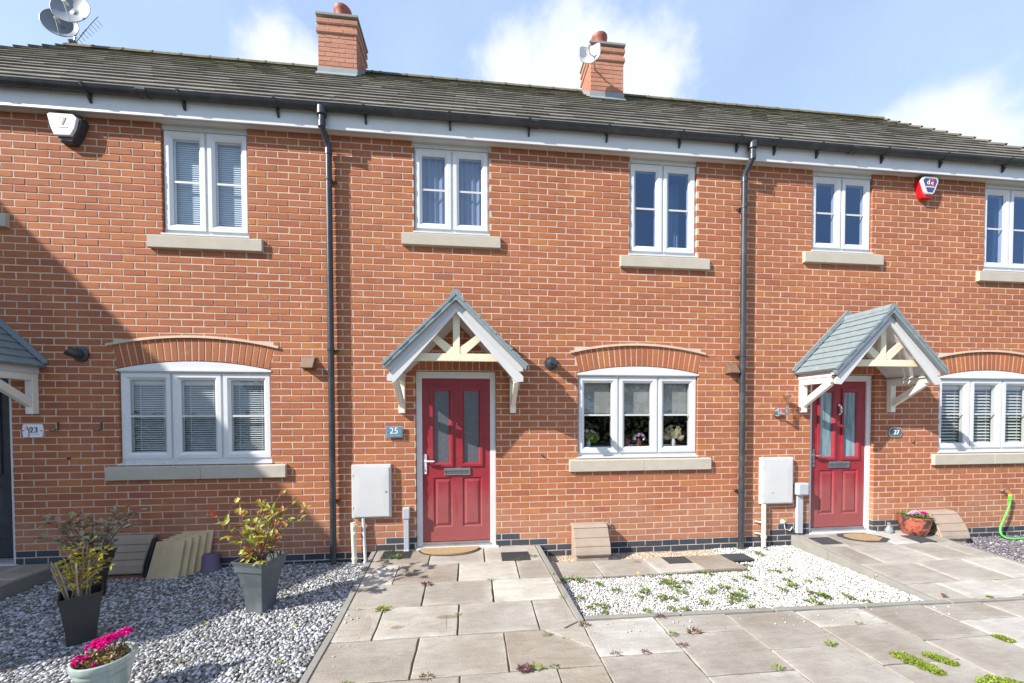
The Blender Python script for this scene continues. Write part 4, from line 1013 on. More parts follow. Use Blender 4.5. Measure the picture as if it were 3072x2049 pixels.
# ------------------------------------------------------------------ ground
def zpath(x, y): return .11+max(y, -1.42)*(.11/1.42) if y < 0 else .11
def zpath27(x, y): return .11+max(y, -1.5)*(.105/1.5) if y < 0 else .11
g = MB(); g.face([(-300, -400, -.12), (300, -400, -.12), (300, 400, -.12), (-300, 400, -.12)])
struct(g.build('ground', [plain('rough_grass', (.1, .13, .05), .95, var=.3, nscale=3)]))
g = MB(); g.face([(-60, -13, -.1), (80, -13, -.1), (80, -7.2, -.1), (-60, -7.2, -.1)]); struct(g.build('road', [M['navy']]))
g = MB(); g.box(3.64, 16, -7.0, -1.6, -.115, -.0095); g.box(3.64, 5.6, -1.6, -1.42, -.116, -.0105)
g.prism_z([(3.6, .0), (3.655, -1.42), (5.56, -1.42), (5.47, 0)], -.112, lambda x, y: zpath(x, y)-.011)
g.prism_z([(8.88, .0), (8.88, -1.5), (10.70, -1.5), (10.70, 0)], -.113, lambda x, y: zpath27(x, y)-.009)
struct(g.build('path_bed', [M['joint']]))
def slabs(name, mat, quads, zf, gap=.0052):
    mb = MB(); edge = []
    for q in quads:
        c = (sum(p[0] for p in q)/len(q), sum(p[1] for p in q)/len(q)); tz = rnd(-.002, .0025)
        pts = []
        for i, p in enumerate(q):
            dx, dy = p[0]-c[0], p[1]-c[1]; l = math.hypot(dx, dy)
            pts.append((p[0]-gap*(1 if dx > 0 else -1)+rnd(-.0025, .0025), p[1]-gap*(1 if dy > 0 else -1)+rnd(-.0025, .0025)))
        # subdivide the edges so that they read as hand-cut
        pp = []
        for i in range(len(pts)):
            a, b = Vector(pts[i]), Vector(pts[(i+1) % len(pts)]); L_ = (b-a).length; k = max(1, int(L_/.07))
            nn = Vector((b-a)).orthogonal().normalized() if L_ > 0 else Vector((0, 0))
            for s_ in range(k):
                u = a.lerp(b, s_/k)
                if s_: u = u+nn*rnd(-.0028, .0028)
                pp.append((u.x, u.y))
        n = len(pp); e = .004
        inner = [(c[0]+(x-c[0])*(1-e/.25), c[1]+(y-c[1])*(1-e/.25)) for x, y in pp]
        core = [(c[0]+(x-c[0])*rnd(.66, .76), c[1]+(y-c[1])*rnd(.66, .76)) for x, y in pp]
        v = [(x, y, zf(x, y)-.03+tz) for x, y in pp]+[(x, y, zf(x, y)-.004+tz) for x, y in pp]+[(x, y, zf(x, y)+tz+.0008*math.sin(x*31+y*17)) for x, y in inner]+[(x, y, zf(x, y)+tz+.0006) for x, y in core]
        mb.raw(v, [(i, (i+1) % n, (i+1) % n+n, i+n) for i in range(n)]+[(i+n, (i+1) % n+n, (i+1) % n+2*n, i+2*n) for i in range(n)]+[(i+2*n, (i+1) % n+2*n, (i+1) % n+3*n, i+3*n) for i in range(n)]+[tuple(range(3*n, 4*n))])
        edge.extend([1.0]*(3*n)+[0.0]*n)
    ob = mb.build(name, [mat]); at = ob.data.attributes.new('edge', 'FLOAT', 'POINT'); at.data.foreach_set('value', edge)
    return struct(ob)
def rect(x0, x1, y0, y1): return [(x0, y0), (x1, y0), (x1, y1), (x0, y1)]
def kx(y): return 5.47-.068*y      # inner face of the right-hand kerb of the path
def kl(y): return 3.61-.03*y       # inner face of the left-hand kerb
rows = [(-.37, 0.0, [4.24, 4.85]), (-.755, -.37, [3.94, 4.57, 5.19]), (-1.145, -.755, [4.27, 4.905]), (-1.575, -1.145, [3.96, 4.60, 5.245])]
Q = []
for y0, y1, js in rows:
    xs = [None]+js+[None]
    for i in range(len(xs)-1):
        a0 = kl(y0) if xs[i] is None else xs[i]; a1 = kl(y1) if xs[i] is None else xs[i]
        b0 = kx(y0) if xs[i+1] is None else xs[i+1]; b1 = kx(y1) if xs[i+1] is None else xs[i+1]
        last = y0 == -1.575 and xs[i+1] is None
        if last: Q.append([(a0, y0), (5.44, y0), (5.575, -1.49), (b1, y1), (a1, y1)])
        else: Q.append([(a0+.004*(i > 0), y0), (b0, y0), (b1, y1), (a1+.004*(i > 0), y1)])
Q.append([(5.46, -1.575), (5.59, -1.575), (5.59, -1.50)])
Q += [[(kl(-2.03), -2.03), (4.315, -2.03), (4.315, -1.575), (kl(-1.575), -1.575)], rect(4.315, 4.96, -2.03, -1.575),
      [(4.96, -2.03), (5.6, -2.03), (5.6, -1.86), (5.28, -1.575), (4.96, -1.575)], [(5.6, -1.86), (5.6, -1.575), (5.28, -1.575)]]
y = -2.03
for r in range(8):
    y2 = y-.44; xs = [kl(y2), 4.04 if r % 2 else 4.66, 4.66 if r % 2 else 5.28, 5.6] if r % 2 == 0 else [kl(y2), 4.34, 4.98, 5.6]
    if r % 2 == 0: xs = [kl(y2), 4.64, 5.28, 5.6]
    for i in range(len(xs)-1): Q.append(rect(xs[i], xs[i+1], y2, y))
    y = y2
slabs('path', M['paveP'], Q, lambda x, y: zpath(x, y))
Q = []
xs = [5.6, 6.22, 6.84, 7.46, 8.06, 8.66, 9.24, 9.85, 10.46, 11.08, 11.7, 12.3, 12.9, 13.5, 14.1]
offs = {0: [-1.95], 1: [-1.755, -2.21], 2: [-2.0], 3: [-1.785, -2.235], 4: [-2.025], 5: [-1.82, -2.26]}
for i in range(len(xs)-1):
    yk = -1.495-.026*(xs[i]-5.6)
    js = list(offs.get(i, [-1.83] if i % 2 else [-2.05]))
    while js[-1] > -6.4: js.append(js[-1]-.445)
    y = yk
    for j in js: Q.append(rect(xs[i], xs[i+1], j, y)); y = j
slabs('patio', M['paveF'], Q, lambda x, y: 0.0)
Q = [rect(8.9, 9.28, -.385, 0), rect(9.28, 9.91, -.385, 0), rect(9.91, 10.46, -.385, 0), rect(10.46, 10.68, -.385, 0),
     rect(8.9, 9.22, -.815, -.385), rect(9.22, 9.93, -.815, -.385), rect(9.93, 10.44, -.815, -.385), rect(10.44, 10.68, -.815, -.385),
     rect(8.9, 9.56, -1.24, -.815), rect(9.56, 10.18, -1.24, -.815), rect(10.18, 10.68, -1.24, -.815),
     rect(8.9, 9.26, -1.545, -1.24), rect(9.26, 9.87, -1.555, -1.24), rect(9.87, 10.68, -1.57, -1.24)]
slabs('entrance_ramp', M['paveF'], Q, zpath27)
Q = [rect(5.575, 6.087, -.69, -.27), rect(6.087, 6.695, -.69, -.27), [(6.695, -.69), (7.24, -.65), (7.24, -.48), (6.91, -.48), (6.91, -.27), (6.695, -.27)], [(7.24, -.65), (7.72, -.65), (7.68, -.44), (7.68, -.27), (7.22, -.27), (7.22, -.48), (7.24, -.48)]]
g = MB(); g.box(5.56, 7.72, -.685, -.275, -.11, -.018); struct(g.build('slab_bed', [M['joint']]))
slabs('stepping_path', M['paveP'], Q, lambda x, y: .002)
# path of the left house
Q = [rect(-1.9, -.55, -.4, .0), rect(-.55, .05, -.4, 0), [(.05, -.4), (.35, -.4), (.33, 0), (.05, 0)], rect(-1.9, -.2, -.85, -.4), [(-.2, -.85), (.36, -.85), (.35, -.4), (-.2, -.4)],
     rect(-1.9, -.5, -1.3, -.85), [(-.5, -1.3), (.38, -1.3), (.36, -.85), (-.5, -.85)], rect(-1.9, .38, -2.2, -1.3)]
g = MB(); g.prism_z([(-1.95, -2.3), (.38, -2.3), (.33, 0), (-1.95, 0)], -.11, .095); struct(g.build('side_path_bed', [M['joint']]))
slabs('side_path', M['paveP'], Q, lambda x, y: .12)
# kerbs
k = MB()
def kerb(p0, p1, w, z0f, nseg):
    a, b = Vector(p0), Vector(p1); n = Vector((-(b-a).y, (b-a).x)).normalized()*w
    for i in range(nseg):
        u = a.lerp(b, i/nseg+.0015); v = a.lerp(b, (i+1)/nseg-.0015)
        pts = [u, v, v+n, u+n]
        k.prism_z([(p.x, p.y) for p in pts], -.12, lambda x, y: z0f(x, y)+.004+.0)
kerb((3.56, 0), (3.66, -2.9), .05, lambda x, y: zpath(x, y)+.004, 4)
kerb((5.475, -.0), (5.575, -1.5), .05, lambda x, y: zpath(x, y)+.004, 2)
kerb((5.63, -1.475), (14, -1.695), .045, lambda x, y: .003, 10)
kerb((8.85, 0), (8.85, -1.53), .05, lambda x, y: zpath27(x, y)+.002, 3)
kerb((10.69, 0), (10.69, -1.56), .05, lambda x, y: zpath27(x, y)+.0, 2)
kerb((.34, .0), (.4, -2.3), .05, lambda x, y: .118, 3)
struct(k.build('kerb', [M['concrete']], bevel=.004))
# gravel beds
g = MB(); g.face([(.4, .02, -.012), (.4, -3.4, -.012), (3.7, -3.4, -.012), (3.6, .02, -.012)]); g.face([(5.5, .02, -.055), (5.5, -1.5, -.055), (8.9, -1.6, -.055), (8.9, .02, -.055)])
g.face([(10.7, .02, -.03), (10.7, -1.7, -.03), (14, -1.7, -.03), (14, .02, -.03)]); g.face([(-2, -2.3, -.02), (.4, -2.3, -.02), (.4, -5, -.02), (-2, -5, -.02)])
struct(g.build('gravel_bed', [M['dirt']]))
ICO = None
def ico():
    t = (1+5**.5)/2
    v = np.array([(-1, t, 0), (1, t, 0), (-1, -t, 0), (1, -t, 0), (0, -1, t), (0, 1, t), (0, -1, -t), (0, 1, -t), (t, 0, -1), (t, 0, 1), (-t, 0, -1), (-t, 0, 1)], float)
    v /= np.linalg.norm(v[0])
    f = np.array([(0, 11, 5), (0, 5, 1), (0, 1, 7), (0, 7, 10), (0, 10, 11), (1, 5, 9), (5, 11, 4), (11, 10, 2), (10, 7, 6), (7, 1, 8), (3, 9, 4), (3, 4, 2), (3, 2, 6), (3, 6, 8), (3, 8, 9), (4, 9, 5), (2, 4, 11), (6, 2, 10), (8, 6, 7), (9, 8, 1)])
    return v, f
def octa():
    v = np.array([(1, 0, 0), (-1, 0, 0), (0, 1, 0), (0, -1, 0), (0, 0, 1), (0, 0, -1)], float)
    f = np.array([(0, 2, 4), (2, 1, 4), (1, 3, 4), (3, 0, 4), (2, 0, 5), (1, 2, 5), (3, 1, 5), (0, 3, 5)]); return v, f
def gravel(name, mat, inside, bb, step, size, zbase, zvar, base=ico, flat=.6, label=None):
    x = np.arange(bb[0], bb[1], step); y = np.arange(bb[2], bb[3], step)
    X, Y = np.meshgrid(x, y); X = X.ravel()+RNG.uniform(-.6, .6, X.size)*step; Y = Y.ravel()+RNG.uniform(-.6, .6, Y.size)*step
    ok = inside(X, Y); X, Y = X[ok], Y[ok]; n = len(X)
    v, f = base(); nv = len(v)
    S = size*RNG.uniform(.55, 1.5, (n, 1))*np.stack([RNG.uniform(.8, 1.25, n), RNG.uniform(.6, 1, n), RNG.uniform(flat*.7, flat*1.2, n)], 1)
    A = RNG.uniform(0, 2*np.pi, n); T = RNG.uniform(-.6, .6, n)
    V = v[None]*(1+RNG.uniform(-.22, .22, (n, nv, 1)))*S[:, None, :]
    ct, st = np.cos(T)[:, None], np.sin(T)[:, None]
    V = np.stack([V[..., 0], V[..., 1]*ct-V[..., 2]*st, V[..., 1]*st+V[..., 2]*ct], -1)
    ca, sa = np.cos(A)[:, None], np.sin(A)[:, None]
    V = np.stack([V[..., 0]*ca-V[..., 1]*sa, V[..., 0]*sa+V[..., 1]*ca, V[..., 2]], -1)
    zz = zbase(X, Y) if callable(zbase) else np.full(n, zbase)
    V += np.stack([X, Y, zz+RNG.uniform(-zvar, zvar, n)], 1)[:, None, :]
    F = (f[None]+(np.arange(n)*nv)[:, None, None]).reshape(-1, 3)
    me = bpy.data.meshes.new(name); me.vertices.add(n*nv); me.vertices.foreach_set('co', V.astype(np.float32).ravel())
    me.loops.add(F.size); me.loops.foreach_set('vertex_index', F.astype(np.int32).ravel())
    me.polygons.add(len(F)); me.polygons.foreach_set('loop_start', np.arange(0, F.size, 3, dtype=np.int32)); me.polygons.foreach_set('loop_total', np.full(len(F), 3, dtype=np.int32))
    me.update(calc_edges=True); me.materials.append(mat)
    o = bpy.data.objects.new(name, me); COL.objects.link(o); o['kind'] = 'stuff'; tag(o, label, 'gravel'); ORG[o] = Vector((0, 0, 0))
    return o
def inL(X, Y):   # left bed, only where the camera could see it
    lim = 4.727-1.25*(Y+4.437)-.35
    return (X > .42-.03*Y) & (X < 3.55-.035*Y) & (X > lim) & (Y < -.008)
gravel('grey_gravel', M['gravL'], inL, (0, 3.8, -2.75, .0), 0.0148, .0122, .0, .0065, label='grey and white stone chippings filling the left front garden')
def inW(X, Y):
    a = (X > 5.55-.068*Y) & (X < 8.84) & (Y < -.01) & (Y > -1.465-.026*(X-5.63))
    b = (Y < -.69) | (X > 7.73+RNG.uniform(-.08, .08, X.shape)) & ~((X < 7.98) & (Y > -.46) & (Y < -.25) & (X < 7.68+.3))
    return a & b
gravel('white_gravel', M['gravW'], inW, (5.5, 8.9, -1.6, 0), .0125, .0095, -.025, .006, octa, .75, label='bright white stone chippings between the two front paths')
gravel('brown_gravel', M['gravB'], lambda X, Y: (X > 5.53) & (X < 7.86+RNG.uniform(-.1, .1, X.shape)) & (Y < -.008) & (Y > -.268), (5.5, 8.0, -.28, 0), .0105, .0085, -.043, .004, octa, .75, label='strip of brown pea gravel along the foot of the wall')
gravel('slate_gravel', M['gravS'], lambda X, Y: (X > 10.75) & (Y > -1.58) & (Y < -.01), (10.7, 13.9, -1.6, 0), .019, .016, -.02, .006, octa, .45, label='plum slate chippings right of the ramp')
def spill(X, Y): return (RNG.random(X.shape) < .03) & (((X > 5.62) & (X < 9) & (Y < -1.53-.026*(X-5.6)) & (Y > -1.75)) | ((X > 3.63-.035*Y) & (X < 3.8-.035*Y) & (Y > -2.6)))
gravel('spilled_chippings', M['gravW'], spill, (3.6, 9, -2.6, 0), .02, .008, lambda X, Y: np.where(X < 5, .118+.0775*np.maximum(Y, -1.42), .008), .002, octa, .75, label='loose pale chippings scattered on the slabs beside the gravel beds')
# drain grates
def grate(x0, x1, y0, y1, z, label, sk=0, tilt=0):
    b = MB(); zf = lambda y: z+tilt*(y-y0)
    b.hexa([(x0, y0, z-.01), (x1, y0, z-.01), (x1, y1, zf(y1)-.01), (x0, y1, zf(y1)-.01), (x0, y0, z+.003), (x1, y0, z+.003), (x1, y1, zf(y1)+.003), (x0, y1, zf(y1)+.003)])
    n = 26
    for i in range(n):
        a = x0+.008+(x1-x0-.016)*i/n; b.hexa([(a, y0+.01, z+.003), (a+.006, y0+.01, z+.003), (a+.006, y1-.01, zf(y1)+.003), (a, y1-.01, zf(y1)+.003), (a, y0+.01, z+.007), (a+.006, y0+.01, z+.007), (a+.006, y1-.01, zf(y1)+.007), (a, y1-.01, zf(y1)+.007)])
    tag(b.build('drain_grate', [M['drk']], None, org=((x0+x1)/2, (y0+y1)/2, z)), label, 'drain grate', 'black drain grates')
sl = .11/1.42
grate(3.70, 4.02, -.215, -.03, .11-.215*sl+.004, 'black ribbed drain grate left of the half round doormat', tilt=sl)
grate(5.04, 5.355, -.37, -.175, .11-.37*sl+.004, 'black ribbed drain grate right of the half round doormat', tilt=sl)
grate(6.915, 7.215, -.475, -.275, .001, 'black drain grate let into the buff slab strip below window 25')
grate(7.685, 7.975, -.455, -.26, .001, 'black drain grate half strewn with white chippings')
sl = .105/1.5
grate(8.98, 9.26, -.32, -.12, .11-.32*sl+.004, 'black drain grate on the ramp left of the oval doormat', tilt=sl)
grate(10.25, 10.50, -.38, -.165, .11-.38*sl+.004, 'black drain grate on the ramp below the flower bowl', tilt=sl)
# doormats
def mat_half():
    t = thing('doormat', 'half round coir doormat with black edge at door 25', 'doormat', (4.455, -.04, .11))
    zz = .118
    e = MB(); pts = [(4.09, .035)]+[(4.455-.365*math.cos(math.pi*i/16), .02-.185*math.sin(math.pi*i/16)) for i in range(17)]+[(4.82, .035)]
    e.prism_z([(x, y-.035) for x, y in pts], zz-.03, lambda x, y: zz-.004+.075*min(0, y)); e.build('rubber_edge', [M['drk']], t)
    c = MB(); pts = [(4.115, .03)]+[(4.455-.34*math.cos(math.pi*i/16), .018-.162*math.sin(math.pi*i/16)) for i in range(17)]+[(4.795, .03)]
    c.prism_z([(x, y-.035) for x, y in pts], zz-.02, lambda x, y: zz+.01+.075*min(0, y)); c.build('coir', [M['coir']], t)
mat_half()
t = thing('doormat', 'oval doormat with tan centre and black border on the ramp of door 27', 'doormat', (9.7, -.17, .11))
e = MB(); pts = [(9.42, -.1), (9.47, -.035), (9.66, -.015), (9.84, -.04), (9.97, -.15), (10.0, -.25), (9.83, -.335), (9.6, -.31), (9.45, -.22)]
e.prism_z(pts, .07, lambda x, y: .117+.07*y); e.build('border', [M['drk']], t)
e = MB(); c_ = (9.7, -.17); e.prism_z([(c_[0]+(x-c_[0])*.74, c_[1]+(y-c_[1])*.74) for x, y in pts], .075, lambda x, y: .125+.07*y); e.build('coir', [M['coir']], t)

# ------------------------------------------------------------------ garden things
def meter_cover(x0, x1, depth, h_, z0, label):
    t = thing('meter_housing', label, 'meter housing', ((x0+x1)/2, 0, z0), 'beige meter housings')
    b = MB(); d = depth
    b.prism_x([(-.01, z0), (-.01, z0+h_*.88), (-.1, z0+h_*.88), (-d+.05, z0+h_*.4), (-d+.03, z0+h_*.2), (-d+.03, z0)], x0+.016, x1-.016)
    b.build('base', [M['beige']], t, bevel=.008)
    l = MB(); prof = [(-.003, h_*.95), (-.02, h_), (-.10, h_*.99), (-.14, h_*.93), (-d*.72, h_*.72), (-d*.9, h_*.5), (-d*.98, h_*.34), (-d, h_*.25), (-d*.98, h_*.21), (-d*.93, h_*.21)]
    inn = [(-d*.92, h_*.23), (-d*.92, h_*.34), (-d*.84, h_*.48), (-d*.66, h_*.7), (-.125, h_*.89), (-.03, h_*.95), (-.003, h_*.9)]
    l.prism_x([(y, z0+z) for y, z in prof+inn], x0, x1); lo = l.build('lid', [M['beige']], t, bevel=.006)
    # moulded board lines
    g_ = MB()
    for y, z in ((-.145, h_*.92), (-d*.76, h_*.675), (-d*.925, h_*.46)):
        g_.tube([(x0+.004, y, z0+z), (x1-.004, y, z0+z)], .0028, 5)
    g_.build('groove', [M['brownp']], lo)
    k = MB(); k.lathe([(.007, 0), (.006, -.004)], ((x0+x1)/2+.04, -d-.001, z0+h_*.24), 8, ax='y'); k.build('lock', [M['steel']], t)
meter_cover(5.90, 6.33, .25, .42, -.045, 'beige plastic meter housing against the wall below the window of house 25')
meter_cover(10.72, 11.15, .27, .42, -.03, 'beige plastic meter housing by the wall behind the mottled red flower bowl')
t = MB(); t.tube([(6.345, -.03, .36), (6.37, -.035, .38), (6.40, -.03, .33), (6.41, -.02, .30)], .007, 6); tag(t.build('cable_loop', [M['lead']], None, org=(6.36, 0, .3)), 'loose grey cable loop beside the beige housing of house 25', 'cable')
# housing of the left house: broad lid in shade
t = thing('meter_housing', 'broad beige meter housing with black side in the shade by house 23', 'meter housing', (1.15, 0, 0), 'beige meter housings')
b = MB(); b.prism_x([(-.02, -.01), (-.02, .36), (-.06, .37), (-.16, .12), (-.19, -.01)], .80, 1.32); b.build('base', [M['drk']], t, bevel=.006)
b = MB(); b.prism_x([(-.01, .40), (-.05, .41), (-.085, .37), (-.20, .14), (-.215, .06), (-.2, .04), (-.185, .07), (-.17, .14), (-.065, .36), (-.01, .37)], .78, 1.30); b.build('lid', [M['beige']], t, bevel=.008)
b = MB()
for q in (.2, .5, .8): b.tube([(.785, -.085-.115*q-.003, .37-.23*q+.002), (1.295, -.085-.115*q-.003, .37-.23*q+.002)], .0028, 5)
b.build('groove', [M['brownp']], t)
b = MB(); b.box(.8, 1.3, -.215, -.19, -.01, .03); b.build('foot', [M['pot_t']], t)
# buff slabs leaning on the wall
txt = ['front', 'second', 'third', 'fourth', 'rear']
for i in range(5):
    x0 = 1.375+.032*i; y = -.26+.042*i; b = MB()
    ln = .075; w = .30+.012*i; hh = .365+.012*i
    q = [(x0, y, .0), (x0+w, y+.0, .0), (x0+w, y+.022, .0), (x0, y+.022, .0), (x0+.05, y+ln, hh), (x0+w+.02, y+ln, hh+.01), (x0+w+.02, y+ln+.022, hh+.01), (x0+.05, y+ln+.022, hh)]
    b.hexa(q); tag(b.build('paving_slab', [M['slab2']], None, org=(x0, y, 0), bevel=.004), ('front slab with rusty stains' if i == 0 else txt[i]+' slab')+' of the buff stack leaning on wall 23', 'paving slab', 'leaning paving slabs')
t = MB(); t.lathe([(.098, .0), (.092, .03), (.085, .04), (.075, .17), (.068, .185), (.03, .187)], (1.885, -.085, .0), 24); tag(t.build('upturned_pot', [M['purple']], None, org=(1.885, -.085, 0), smooth=True), 'upturned purple plastic pot on the gravel beside the leaning slabs', 'plant pot')
# planters
def square_pot(cx, cy, z0, rb, rt, h_, ang, mat, name, label, flare=0):
    t = thing('planter', label, 'planter', (cx, cy, z0), 'tall square planters')
    b = MB(); rings = [(rb, 0), (rb*1.08, h_*.25), (rb*1.22, h_*.5), (rb*1.22+(rt-rb*1.22)*.4, h_*.75), (rb*1.22+(rt-rb*1.22)*.72, h_*.9), (rt, h_)] ; inn = [(rt-.012, h_-.002), (rt*.88, h_*.8), (rt*.8, h_*.78)]
    v = []; f = []
    for r_, z in rings+inn:
        for k in range(4):
            a = ang+math.pi/4+k*math.pi/2; zz = z
            v.append((cx+r_*math.sqrt(2)*math.cos(a), cy+r_*math.sqrt(2)*math.sin(a), z0+zz))
    nr = len(rings+inn)
    for i in range(nr-1):
        for k in range(4): f.append((i*4+k, i*4+(k+1) % 4, (i+1)*4+(k+1) % 4, (i+1)*4+k))
    f.append((3, 2, 1, 0))
    b.raw(v, f); b.build('pot', [mat], t, bevel=.004)
    s = MB(); r_ = rt*.86
    s.face([(cx+r_*math.sqrt(2)*math.cos(ang+math.pi/4+k*math.pi/2), cy+r_*math.sqrt(2)*math.sin(ang+math.pi/4+k*math.pi/2), z0+h_*.83) for k in range(4)]); s.build('compost', [M['dirt']], t)
    return t
def leaf(mb, p, d, up, ln, w, fold=.25, curl=.25):
    d = Vector(d).normalized(); up = Vector(up); s_ = d.cross(up)
    if s_.length < 1e-3: s_ = d.orthogonal()
    s_.normalize(); n = s_.cross(d)
    P = Vector(p)
    a = P; m1 = P+d*ln*.35; m2 = P+d*ln*.72-n*curl*ln*.08; e = P+d*ln-n*curl*ln*.25
    l1 = m1+s_*w*.5+n*fold*w*.5; r1 = m1-s_*w*.5+n*fold*w*.5; l2 = m2+s_*w*.4+n*fold*w*.4; r2 = m2-s_*w*.4+n*fold*w*.4
    mb.raw([a, l1, m1, r1, l2, m2, r2, e], [(0, 2, 1), (0, 3, 2), (1, 2, 5, 4), (2, 3, 6, 5), (4, 5, 7), (5, 6, 7)])
def shrub(t, base, stems, leafmat, barkmat, nleaf, lsz, spread, hgt, seed, lean=(0, 0), clump=4, bare=.3):
    rs = random.Random(seed); tw = MB(); lf = MB(); B = Vector(base)
    for i in range(stems):
        a = rs.uniform(0, 2*math.pi); r_ = rs.uniform(.25, 1)*spread; H = hgt*rs.uniform(.65, 1.05)*(1-.35*(r_/spread)**2)
        p0 = B+Vector((rs.uniform(-.05, .05), rs.uniform(-.05, .05), 0)); tip = B+Vector((math.cos(a)*r_+lean[0], math.sin(a)*r_*.8+lean[1], H))
        mid = p0.lerp(tip, .5)+Vector((rs.uniform(-.03, .03), rs.uniform(-.03, .03), .05*hgt))
        pts = [p0, p0.lerp(mid, .5)+Vector((rs.uniform(-.01, .01),)*3), mid, mid.lerp(tip, .5)+Vector((rs.uniform(-.015, .015), rs.uniform(-.015, .015), .02)), tip]
        tw.tube(pts, [.006, .0055, .0045, .0035, .002], 5)
        nl = int(nleaf/stems)
        for j in range(nl):
            s_ = bare+(1-bare)*(j+rs.random())/nl; k = min(3, int(s_*4)); q = pts[k].lerp(pts[k+1], s_*4-k)
            # short side twig with a few leaves in a whorl
            d = Vector((rs.uniform(-1, 1), rs.uniform(-1, 1), rs.uniform(-.1, .9))).normalized(); e = q+d*rs.uniform(.015, .07)
            tw.tube([q, e], .0017, 4)
            for c in range(rs.randint(max(1, clump-2), clump)):
                dd = (d+Vector((rs.uniform(-1, 1), rs.uniform(-1, 1), rs.uniform(-.6, .7)))).normalized()
                leaf(lf, e, dd, (rs.uniform(-.4, .4), rs.uniform(-.4, .4), 1), lsz*rs.uniform(.7, 1.2), lsz*rs.uniform(.38, .55), .3, rs.uniform(.1, .8))
    tw.build('stems', [barkmat], t); lf.build('leaves', [leafmat], t)
# planter 1 (large, autumn shrub)
t = square_pot(2.885, -1.0, 0, .078, .15, .46, R(-15), M['potg'], 'planter', 'slate grey square planter holding a red and yellow leaved shrub')
s_ = thing('shrub', 'shrub with red, orange and yellow green leaves in the slate grey planter', 'shrub', (2.88, -1.0, .39))
shrub(s_, (2.87, -.99, .38), 14, M['leafA'], M['bark'], 104, .072, .42, .66, 5, clump=5, bare=.15)
b = MB()
for i in range(60):
    a, r_ = rnd(0, 6.28), rnd(0, .1); leaf(b, (2.885+r_*math.cos(a), -1.0+r_*math.sin(a), .395), (rnd(-1, 1), rnd(-1, 1), .3), (0, 0, 1), .02, .016)
b.build('pebbles', [M['gravL']], s_)
# planter 2 (rear, in shade)
t = square_pot(1.24, -.66, 0, .07, .135, .42, R(20), M['potk'], 'planter', 'black square planter standing behind the yellow leaved one')
s_ = thing('shrub', 'sprawling dull leaved shrub in the shaded black planter by wall 23', 'shrub', (1.2, -.6, .36))
shrub(s_, (1.2, -.6, .35), 13, M['leafB'], M['bark'], 100, .075, .52, .56, 9, clump=4, bare=.25)
# planter 3 (front, yellow)
t = square_pot(1.80, -1.34, 0, .072, .112, .37, R(42), M['potk'], 'planter', 'black square planter holding bare stems with small yellow leaves')
s_ = thing('shrub', 'cut back shrub of upright twigs with small yellow leaves', 'shrub', (1.83, -1.3, .32))
shrub(s_, (1.785, -1.33, .31), 15, M['leafY'], M['barkl'], 170, .036, .17, .42, 21, clump=5, bare=.25)
b = MB(); rs = random.Random(3)
for i in range(14):
    a = rs.uniform(0, 6.28); r_ = rs.uniform(.03, .12); q = Vector((1.79+r_*.6*math.cos(a), -1.33+r_*.6*math.sin(a), .30)); e = Vector((1.785+r_*1.25*math.cos(a), -1.33+r_*1.25*math.sin(a), .30+rs.uniform(.16, .4)))
    b.tube([q, q.lerp(e, .5)+Vector((rs.uniform(-.01, .01), 0, 0)), e], [.006, .005, .004], 6)
b.build('cut_stems', [M['barkl']], s_)
# glazed round pot with pink flowers
t = thing('glazed_pot', 'round pale green glazed pot at the lower left corner', 'plant pot', (2.33, -1.88, 0))
b = MB(); PX, PY = 2.575, -2.04
b.lathe([(.085, 0), (.1, .02), (.125, .12), (.138, .2), (.139, .215), (.146, .222), (.15, .235), (.145, .25), (.148, .258), (.162, .262), (.168, .28), (.163, .298), (.152, .303), (.142, .296), (.138, .27), (.13, .25)], (PX, PY, 0), 40, close=False)
b.v = [(PX+(x-PX)*.85, PY+(y-PY)*.85, z*.95) for x, y, z in b.v]; b.build('pot', [M['glaze']], t, smooth=True)
b = MB(); b.lathe([(.0, .248), (.118, .248)], (PX, PY, 0), 20, close=False); b.build('compost', [M['dirt']], t)
s_ = thing('geranium', 'magenta geranium with brown withered leaves in the glazed pot', 'flower plant', (PX, PY, .26))
b = MB(); lf = MB(); st = MB(); rs = random.Random(4)
for i in range(330):
    a = rs.uniform(0, 6.28); r_ = .108*math.sqrt(rs.random()); p = (PX+r_*math.cos(a), PY+r_*math.sin(a), .25+rs.uniform(0, .05))
    leaf(lf, p, (rs.uniform(-1, 1), rs.uniform(-1, 1), rs.uniform(0, .9)), (0, 0, 1), rs.uniform(.012, .032), rs.uniform(.008, .02))
heads = [(-.085, .0, .35, .022), (-.055, .01, .365, .03), (-.02, .02, .37, .034), (.015, .03, .38, .034), (.0, -.01, .36, .03), (.04, .05, .385, .028), (.075, .07, .40, .026), (.095, .07, .395, .02), (-.12, -.05, .31, .014), (-.105, -.08, .3, .012), (-.06, -.06, .315, .012), (.03, -.10, .29, .012)]
for dx, dy, z, r_ in heads:
    dx *= .85; dy *= .85; z -= .015
    c = Vector((PX+dx, PY+dy, z)); st.tube([(PX+dx*.6, PY+dy*.6, .26), c], .0025, 5)
    for i in range(int(26*(r_/.03)**1.3)+6):
        d = Vector((rs.gauss(0, 1), rs.gauss(0, 1), abs(rs.gauss(0, 1)))).normalized()
        for k in range(3):
            dd = (d+Vector((rs.uniform(-.9, .9), rs.uniform(-.9, .9), rs.uniform(-.6, .6)))).normalized(); leaf(b, c+d*r_*.6, dd, d, .015, .014, .25, .4)
lf.build('leaves', [M['leafD']], s_); st.build('stems', [M['bark']], s_); b.build('flower_heads', [M['petal']], s_)
